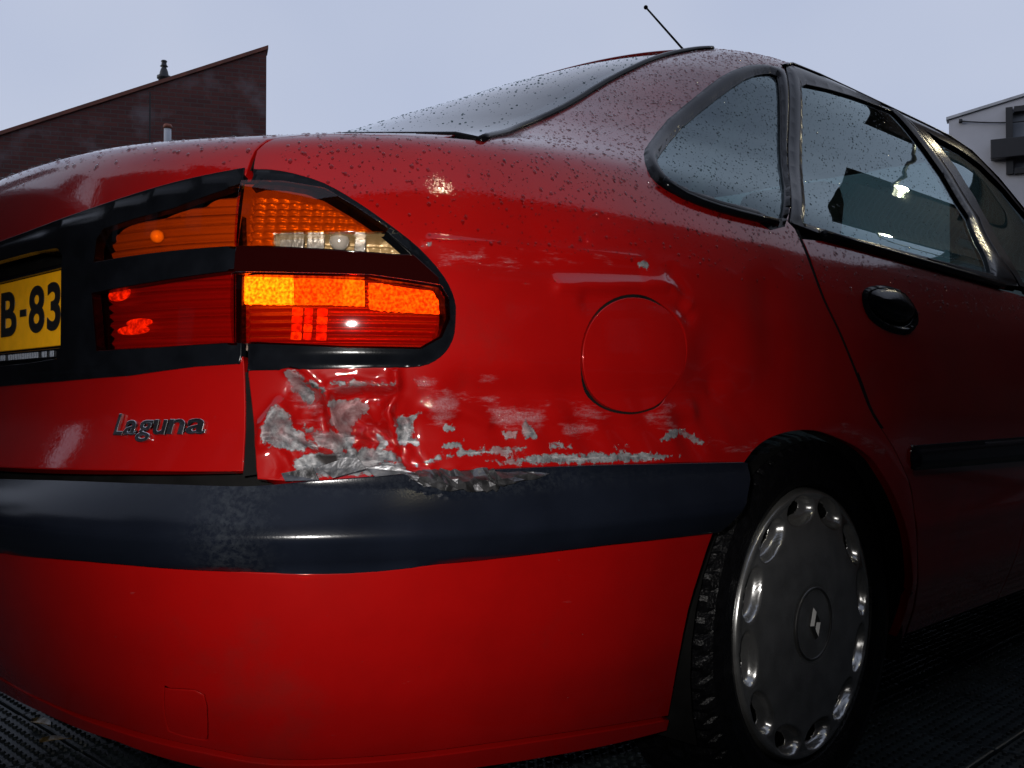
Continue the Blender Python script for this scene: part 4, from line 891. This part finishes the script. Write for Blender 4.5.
# --- rear door ----------------------------------------------------------
rdoor=empty('rear_door',(.85,1.4,.6)); rdoor.parent=car; rdoor['label']='red rear door with rain-spotted window'
BL=1.868
belt=smooth(D['belt'],2,False)
beltd=[p for p in belt if p[0]>.93]
dl=[(a+.011,b-.002) for a,b in door_line if b<.885]
skin=[(a,b-.010) for a,b in reversed(beltd)]+dl+[(1.273,.49),(1.311,.418),(1.346,.345),(1.383,.27),(1.397,.215),(BL,.215),(BL,.862)]
hd=smooth(D['handle'],3)
def ddent(s,z): return -.004*np.exp(-((s-1.13)/.06)**2-((z-.66)/.05)**2)-.006*np.exp(-((z-.545)/.012)**2)*np.clip((s-1.2)/.05,0,1)*0+.0022*np.exp(-((z-.425)/.02)**2)
o=panel('door_skin',skin,M['paint'],car,holes=[hd],res=.016,off=ddent,rim=.014,attrs={'scuff':wear('s'),'bare':wear('b')}); rel(o,rdoor)
ldoor=empty('rear_door',(-.85,1.4,.6)); ldoor.parent=car
o=build('door_skin',*cut(skin,[],.03),0.,M['paint'],car,.014,False,True); rel(o,ldoor)
dgl=smooth(D['dglass'],1)
def straight_frame():
    f=[(a+.0035,b) for a,b in reversed(dg[:3])]           # up the rear edge
    return f+[(1.225,1.293),(1.29,1.309),(1.45,1.312),(1.66,1.317),(1.84,1.320),(1.895,1.297),(1.928,1.245),(1.965,1.165),(1.972,1.062),(1.868,.955),(1.862,.887)]+[(a,b+.003) for a,b in reversed(beltd[:-1])]
fr=straight_frame()
o=panel('window_frame',fr,M['trim'],car,holes=[dgl],res=.010,off=ring_profile(fr,dgl,.005,.0005),rim=.016); rel(o,rdoor)
o=panel('window_glass',inset(dgl,-.005),M['glass'],car,res=.012,off=-.005,rim=0); rel(o,rdoor)
o=build('window_frame',*cut(fr,[dgl],.02),0.,M['trim'],car,.016,False,True); rel(o,ldoor)
o=build('window_glass',*cut(inset(dgl,-.005),[],.03),-.005,M['glass'],car,0,False,True); rel(o,ldoor)
# belt mouldings
bm_pts=[p for p in belt if p[0]<.905]; 
tube_obj('belt_moulding',to3(bm_pts,.005),.0062,M['trim'],quarter)
o=tube_obj('belt_moulding',to3([(a,b-.002) for a,b in belt if p is not None and a>.915 and a<1.862],.005),.0075,M['trim'],car); rel(o,rdoor)
# handle
hI=inset(hd,.010)
o=panel('handle_bezel',inset(hd,-.0035),M['trim'],car,holes=[hI],res=.005,off=ring_profile(inset(hd,-.0035),hI,.006,.0),rim=.01); rel(o,rdoor)
o=panel('handle_recess',hI,M['inner'],car,res=.02,off=-.022,rim=0); rel(o,rdoor)
hc=np.array(hd).mean(0)
pad=[(hc[0]+(a-hc[0])*.84,hc[1]+.008+(b-hc[1])*.72) for a,b in hd]
def padoff(s,z):
    d=pdist(pad,np.stack([s,z],1)); return .003+.012*np.sqrt(np.clip(d/.022,0,1))
o=panel('door_handle',pad,M['trim'],car,res=.004,off=padoff,rim=.012); rel(o,rdoor)
# side moulding
md=D['mould']; ml=[(md[0][0]+.004,md[0][1]),(BL-.004,.5675),(BL-.004,.518),(md[3][0]-.002,md[3][1]),(md[0][0]-.004,.532),(md[0][0]-.006,.56)]
ml=[md[0],(BL-.003,.5675),(BL-.003,.5185),md[3],(1.262,.531),(1.256,.546),(1.2565,.558)]
def mo(s,z):
    d=pdist(ml,np.stack([s,z],1)); return .003+.010*np.sqrt(np.clip(d/.012,0,1))
o=panel('side_moulding',ml,M['strip'],car,res=.006,off=mo,rim=.008); rel(o,rdoor)
# --- front door ----------------------------------------------------------
FD=2.86
for sgn in (1,-1):
    fdoor=empty('front_door',(sgn*.85,2.3,.6)); fdoor.parent=car
    sk=[(BL+.005,.862),(BL+.005,.215),(FD,.215),(FD,.86)]
    fgl=[(1.902,.898),(1.9163,.9326),(2.02,1.045),(2.045,1.12),(2.03,1.20),(1.962,1.287),(2.04,1.279),(2.20,1.270),(2.34,1.250),(2.50,1.20),(2.66,1.10),(2.78,.985),(2.82,.915),(2.83,.905)]
    ff=[(BL+.003,.887),(1.872,.952),(1.976,1.06),(1.969,1.168),(1.932,1.248),(1.90,1.299),(1.850,1.320),(2.05,1.320),(2.20,1.308),(2.37,1.288),(2.55,1.235),(2.72,1.13),(2.84,1.01),(FD,.93),(FD,.887)]
    for nm,poly,hol,of,mt,rm,rs_ in (('door_skin',sk,[],ddent if sgn>0 else 0.,M['paint'],.014,.025),('window_frame',ff,[fgl],.002,M['trim'],.014,.014),('window_glass',inset(fgl,-.005),[],-.005,M['glass'],0,.04)):
        o=build(nm,*cut(poly,hol,rs_),of,mt,car,rm,False,sgn<0); rel(o,fdoor)
    m2=[(BL+.004,.5675),(FD-.01,.566),(FD-.01,.517),(BL+.004,.5185)]
    o=build('side_moulding',*cut(m2,[],.01),lambda s,z:.003+.010*np.sqrt(np.clip(pdist(m2,np.stack([s,z],1))/.012,0,1)),M['strip'],car,.008,False,sgn<0); rel(o,fdoor)
    hp=[(1.98+.075*math.cos(t),.785+.032*math.sin(t)) for t in np.linspace(0,2*math.pi,24,endpoint=False)]
    o=build('door_handle',*cut(hp,[],.01),lambda s,z:.002+.012*np.sqrt(np.clip(pdist(hp,np.stack([s,z],1))/.02,0,1)),M['trim'],car,.008,False,sgn<0); rel(o,fdoor)
    tb=to3([(BL+.006,.873),(2.1,.868),(2.4,.866),(FD,.868)],.005); tb=tb*[sgn,1,1]; o=tube_obj('belt_moulding',tb,.008,M['trim'],car); rel(o,fdoor)
    # door mirror
    bm=bmesh.new(); bmesh.ops.create_uvsphere(bm,u_segments=20,v_segments=12,radius=1,matrix=Matrix.Translation((sgn*.95,2.78,.95))@Matrix.Diagonal((.10,.055,.06,1))); mo_=bm_obj('door_mirror',bm,M['trim'],car,True); rel(mo_,fdoor)
# --- front end, roof, screen -------------------------------------------------
FWY=WY+2.67
SX=S_MAX
def farch(r,n=24): return [(FWY-.02+r*math.cos(t)*1.02,WZ+r*math.sin(t)) for t in np.linspace(0,math.pi,n)]
# map the arch's y to s on the ring
ss=np.linspace(2.2,SX,2000); yy=_P(ss,np.full(2000,.45))[:,1]
arcF=[(float(np.interp(a,yy,ss)),b) for a,b in farch(.335)]
fend=[(FD+.005,.215),(FD+.005,.86),(3.3,.865),(3.9,.86),(4.2,.85),(4.34,.80),(4.36,.62),(4.36,.22),(arcF[0][0]+.02,.22)]+arcF+[(arcF[-1][0]-.02,.215)]
for sg in (False,True): build('front_wing',*cut(fend,[],.03),0.,M['paint'],car,.014,False,sg)
nose=[(4.365,.22),(4.365,.62),(SX,.62),(SX,.22)]
panel('front_bumper',nose,M['paint'],car,res=.03,mirror=True)
hl=[(4.345,.645),(4.345,.79),(4.42,.80),(4.62,.755),(4.62,.64)]
for sg in (False,True): build('headlamp',*cut(hl,[],.03),.003,M['clear_h'] if 'clear_h' in M else M['reflector'],car,.02,False,sg)
panel('grille',[(4.63,.64),(4.63,.755),(SX,.755),(SX,.64)],M['trim'],car,res=.03,off=-.01,mirror=True)
panel('bonnet',[(3.30,.868),(3.9,.864),(4.2,.855),(4.345,.808),(4.42,.806),(4.63,.765),(SX,.762),(SX,.945),(3.3,.945)],M['paint'],car,res=.02,mirror=True)
ws=[(2.98,.955),(2.96,1.03),(2.84,1.14),(2.66,1.245),(2.50,1.30),(2.62,1.335),(3.0,1.345),(SX,1.35),(SX,.955)]
panel('windscreen',ws,M['glass'],car,res=.05,rim=0,off=-.003,mirror=True)
ap=[(2.875,.875),(2.865,.93),(2.845,1.012),(2.725,1.133),(2.555,1.238),(2.375,1.291),(2.20,1.316),(2.5,1.335),(2.51,1.302),(2.67,1.247),(2.85,1.142),(2.97,1.032),(2.99,.955),(3.28,.94),(3.28,.872)]
for sg in (False,True): build('front_pillar',*cut(ap,[],.02),0.,M['paint'],car,.014,False,sg)
roof=[(SM,1.306),(.90,1.308),(.955,1.320),(1.02,1.3475),(1.20,1.3475),(1.205,1.300),(1.232,1.300),(1.29,1.3155),(1.45,1.3185),(1.66,1.3235),(1.84,1.3265),(2.05,1.3265),(2.20,1.316),(2.49,1.338),(2.62,1.339),(3.0,1.349),(SX,1.354),(SX,1.409),(SM,1.409)]
rf=panel('roof',roof,M['paint'],car,res=.014,mirror=True)
tube_obj('drip_rail',to3([(1.20,1.288),(1.232,1.297),(1.29,1.3125),(1.45,1.3155),(1.66,1.3205),(1.84,1.3235),(2.05,1.3235),(2.20,1.312),(2.37,1.292),(2.55,1.239),(2.72,1.134),(2.84,1.014)],.003),.003,M['rubber'],car)
box_obj('roof_panel',(0,1.84,1.4025),(.10,.66,.008),M['paint'],car,.002)
# headliner and inner black shell
panel('headliner',[(a,b) for a,b in roof],M['liner'],car,res=.05,off=-.03,rim=0,mirror=True)
inn=[(SM,.20),(SM,.93),(.26,.93),(.60,.88),(2.9,.86),(3.4,.86),(SX,.86),(SX,.2)]+[(arcF[0][0]+.01,.2)]+arcF+[(arcF[-1][0]-.01,.2)]+[(1.30,.2),(1.30,.33)]+list(reversed(archR))[1:-1]+[(.72,.50),(.66,.40),(.60,.30),(.59,.20)]
recI=[(SM+.001,.84),(-.19,.84),(-.17,.675),(SM+.001,.675)]
def innoff(s,z): return -.042-.03*np.exp(-((s-.62)/.25)**2)
for sg in (False,True): build('inner_shell',*cut(inn,[[(SM+.002,.845),(.32,.915),(.33,.65),(SM+.002,.655)]],.05),-.045,M['inner'],car,0,False,sg)
panel('lamp_well',[(SM,.65),(SM,.86),(.02,.895),(.20,.875),(.325,.78),(.33,.66),(.1,.65)],M['inner'],car,res=.04,off=-.075,rim=0,mirror=True)
# floor pan and wheel wells
box_obj('floor_pan',(0,2.3,.24),(1.24,3.5,.03),M['inner'],car)
for sgn in (1,-1):
    for wy in (WY,FWY):
        pr=[(.315+.0*i,0) for i in range(1)]
        vs=[];fs=[]; nn=26
        for i in range(nn):
            t=math.radians(-18+216*i/(nn-1)); rr_=.330
            for xx in (.80,.50): vs.append((sgn*xx,wy+rr_*math.cos(t)*1.0,WZ-.02+rr_*math.sin(t)*.93))
        for i in range(nn-1): fs.append((2*i,2*i+1,2*i+3,2*i+2))
        b0=len(vs); vs.append((sgn*.50,wy,WZ)); 
        for i in range(nn-1): fs.append((2*i+1,2*i+3,b0))
        mesh_obj('wheel_well',vs,fs,M['inner'],car,smooth=True)
# interior: rear bench, front seats, shelf
def seat(x0,x1,y,h,head=True,name='seat_back',tilt=.28):
    bm=bmesh.new(); R=Matrix.Rotation(-tilt,3,'X'); add_box(bm,Vector(((x0+x1)/2,y,.62)),(x1-x0,.15,h),R,.05); o=bm_obj(name,bm,M['seat'],car,True)
for x0,x1 in ((.05,.62),(-.62,-.05)): seat(x0,x1,1.02,.55,name='rear_seat_back')
for xx in (.38,-.38):
    seat(xx-.24,xx+.24,1.80,.60,name='front_seat_back')
    bm=bmesh.new(); add_box(bm,Vector((xx,1.72,1.06)),(.26,.10,.18),Matrix.Rotation(-.2,3,'X'),.045); bm_obj('headrest',bm,M['seat'],car,True)
    bm=bmesh.new(); add_box(bm,Vector((xx,.93,.98)),(.24,.09,.12),Matrix.Rotation(-.2,3,'X'),.04); bm_obj('headrest',bm,M['seat'],car,True)
box_obj('parcel_shelf',(0,.72,.90),(1.2,.50,.02),M['seat'],car)
box_obj('dashboard',(0,2.75,.82),(1.3,.45,.22),M['seat'],car,.05)
tube_obj('seat_belt',[(.60,1.20,1.20),(.52,1.16,1.05),(.40,1.14,.85)],.018,M['seat'],car)
# aerial
tube_obj('aerial',[(0,2.18,1.43),(0,1.86,1.588),(0,1.675,1.665)],[.0045,.0032,.0024],M['rubber'],car)
bm=bmesh.new(); bmesh.ops.create_uvsphere(bm,u_segments=10,v_segments=8,radius=.0058,matrix=Matrix.Translation((0,1.672,1.666))); bm_obj('aerial_tip',bm,M['rubber'],car,True)
# --- wheels ------------------------------------------------------------------
def wheel_parts():
    root=empty('wheel',(WX,WY,WZ)); root.parent=car
    # tyre
    prof=[(.213,-.020),(.218,-.006),(.230,.0),(.255,.0035),(.275,-.001),(.286,-.009),(.2915,-.018)]
    tread=[(.3065,-.030),(.3085,-.046),(.3090,-.060),(.3020,-.0605),(.3020,-.068),(.3095,-.0685),(.3100,-.088),(.3035,-.0885),(.3035,-.097),(.3100,-.0975),(.3095,-.118),(.302,-.1185),(.302,-.126),(.3090,-.1265),(.3085,-.150),(.306,-.162)]
    full=prof+tread+[(.285,-.176),(.26,-.188),(.21,-.175)]
    seg=240; vs=[];fs=[];m=len(full)
    for k in range(seg):
        a=2*math.pi*k/seg
        for i,(r,h) in enumerate(full):
            blk=(k+ (i//3)*1)%4==0 and len(prof)-2<=i<=len(prof)+len(tread)
            rr_=r-(.0055 if blk else 0)-(.0125 if i>=len(prof) and i<len(prof)+len(tread) else 0); vs.append((h,rr_*math.cos(a),rr_*math.sin(a)))
    for k in range(seg):
        j=(k+1)%seg
        for i in range(m-1): fs.append((k*m+i,j*m+i,j*m+i+1,k*m+i+1))
    mesh_obj('tyre',vs,fs,M['tyre'],root)
    # dished cover with twelve scallops
    nr,na=100,480; vs=[];fs=[]
    def smst(x): x=min(1,max(0,x)); return x*x*(3-2*x)
    def bowl(r,a,rc,wr,wa):
        d_=((a*12/(2*math.pi)+.5)%1-.5)*(2*math.pi/12)*rc
        return (d_/wa)**2+((r-rc)/wr)**2
    for i in range(nr+1):
        r=i/nr
        for k in range(na):
            a=2*math.pi*k/na
            h=.015-.010*r*r-.0012*math.exp(-((r-.275)/.010)**2)
            # raised outer ring
            rim_=smst((r-.925)/.012); h=h*(1-rim_)+(.0075-.020*max(0,(r-.965)/.035)**2)*rim_
            q=bowl(r,a,.845,.092,.172)
            if q<1.35:
                e=smst((1.35-q)/.55); h-=e*(.017*max(0,1-.55*q)+.004)
            vs.append((h-.012,WR*r*math.cos(a),WR*r*math.sin(a)))
    for i in range(nr):
        r=(i+.5)/nr
        for k in range(na):
            a=2*math.pi*(k+.5)/na
            if bowl(r,a,.858,.050,.105)<1: continue
            j=(k+1)%na
            if i==0: fs.append((i*na+k,(i+1)*na+k,(i+1)*na+j)); continue
            fs.append((i*na+k,(i+1)*na+k,(i+1)*na+j,i*na+j))
    cov=mesh_obj('wheel_cover',vs,fs,M['cover'],root,smooth=True)
    so=cov.modifiers.new('t','SOLIDIFY'); so.thickness=.002; so.offset=-1
    lathe('emblem_ring',[(.053,.0025),(.0545,.0042),(.056,.0042),(.0575,.0022)],M['chrome_d'],root,(0.0005,0,0),64,'X')
    # diamond emblem: two folded bands
    def dia(k): return [(0,.026*k),(.0135*k,0),(0,-.026*k),(-.0135*k,0)]
    o_=dia(1.0); i_=dia(.52); vs=[];fs=[]
    for (a,b) in o_+i_: vs.append((.0035,a,b))
    for (a,b) in [((p[0]+q[0])/2,(p[1]+q[1])/2) for p,q in zip(o_,i_)]: vs.append((.0085,a,b))
    for i in range(4):
        j=(i+1)%4; fs+=[(i,j,8+j,8+i),(8+i,8+j,4+j,4+i)]
    mesh_obj('diamond_emblem',vs,fs,M['chrome_d'],root)
    lathe('wheel_disc',[(.0,-.045),(.19,-.045),(.203,-.02)],M['inner'],root,(0,0,0),32,'X')
    return root
M['chrome_d']=simple('dull_chrome',(.11,.11,.11),.4,metal=.9)
wh=wheel_parts()
def copy_tree(o,parent):
    c=o.copy(); COL.objects.link(c); c.parent=parent
    for ch in list(o.children): copy_tree(ch,c)
    return c
for sx,y in ((1,FWY),(-1,WY),(-1,FWY)):
    c=copy_tree(wh,car); c.location=(sx*WX,y,WZ); c.rotation_euler=(0,0,0 if sx>0 else math.pi)
wh.rotation_euler=(math.radians(8),0,0)
# --- rain drops -----------------------------------------------------------------
def drops(name,parent,outline,holes,count,off,rmin,rmax,need=.05,box=None,seed=1,rel_to=None):
    r=np.random.default_rng(seed); a=np.array(outline); lo,hi=(a.min(0),a.max(0)) if box is None else (np.array(box[0]),np.array(box[1]))
    p=lo+(hi-lo)*r.random((count*4,2)); k=inpoly(outline,p)
    for h in holes: k&=~inpoly(inset(h,-.006),p)
    p=p[k]; P3,Nn=surf(p,off)
    # keep by facing: upward-looking skin collects the water
    pr=np.clip((Nn[:,2]-need)*2.2,.03,1); k=r.random(len(p))<pr; P3,Nn=P3[k][:count],Nn[k][:count]; n=len(P3)
    rad=rmin*(rmax/rmin)**(r.random(n)**2.2); down=np.array([0,0,-1.])-Nn*(-Nn[:,2:3]); down/=np.linalg.norm(down,axis=1,keepdims=True)+1e-6; side=np.cross(Nn,down)
    seg=7; T=[]; 
    for ring,(rr_,hh) in enumerate(((1,-.05),(.86,.30),(.5,.50))):
        for q in range(seg): t=2*math.pi*(q+.5*(ring%2))/seg; T.append((rr_*math.cos(t),rr_*math.sin(t),hh))
    T.append((0,0,.57)); T=np.array(T); st_=1+r.random(n)*.5
    V=P3[:,None,:]+rad[:,None,None]*(T[None,:,0:1]*(down*st_[:,None])[:,None,:]+T[None,:,1:2]*side[:,None,:]+T[None,:,2:3]*Nn[:,None,:])
    m=len(T); tri=[]
    for ring in range(2):
        for q in range(seg):
            a0=ring*seg+q;a1=ring*seg+(q+1)%seg;b0=a0+seg;b1=a1+seg; tri+=[(a0,a1,b1),(a0,b1,b0)]
    tri+=[(2*seg+q,2*seg+(q+1)%seg,3*seg) for q in range(seg)]
    tri=np.array(tri); Fs=(tri[None]+(np.arange(n)*m)[:,None,None]).reshape(-1,3)
    o=mesh_obj(name,V.reshape(-1,3),Fs,M['water_glass' if need<0 else 'water'],parent,smooth=True); o['kind']='stuff'
    if rel_to is not None: o.location=-Vector(rel_to.location)
    return o
drops('rain_drops',quarter,qp,[qwo,flap],4200,dent,.0007,.0026,.12,((.1,.80),(1.3,1.34)),1)
drops('rain_drops',quarter,qwi,[],1500,-.003,.0005,.0017,-.5,None,2)
drops('rain_drops',tail,tg,[],500,0.,.0008,.003,.25,((SM,.9),(.2,.96)),3)
drops('rain_drops',tail,gl,[],1500,-.004,.0006,.0024,-.5,None,4)
drops('rain_drops',rdoor,skin,[hd],700,0.,.0008,.0028,.10,((.9,.78),(1.87,.90)),5,rdoor)
drops('rain_drops',rdoor,dgl,[],2600,-.005,.0005,.0019,-.5,None,6,rdoor)
drops('rain_drops',rf,roof,[],900,0.,.001,.003,.1,((1.0,1.31),(2.2,1.36)),7)
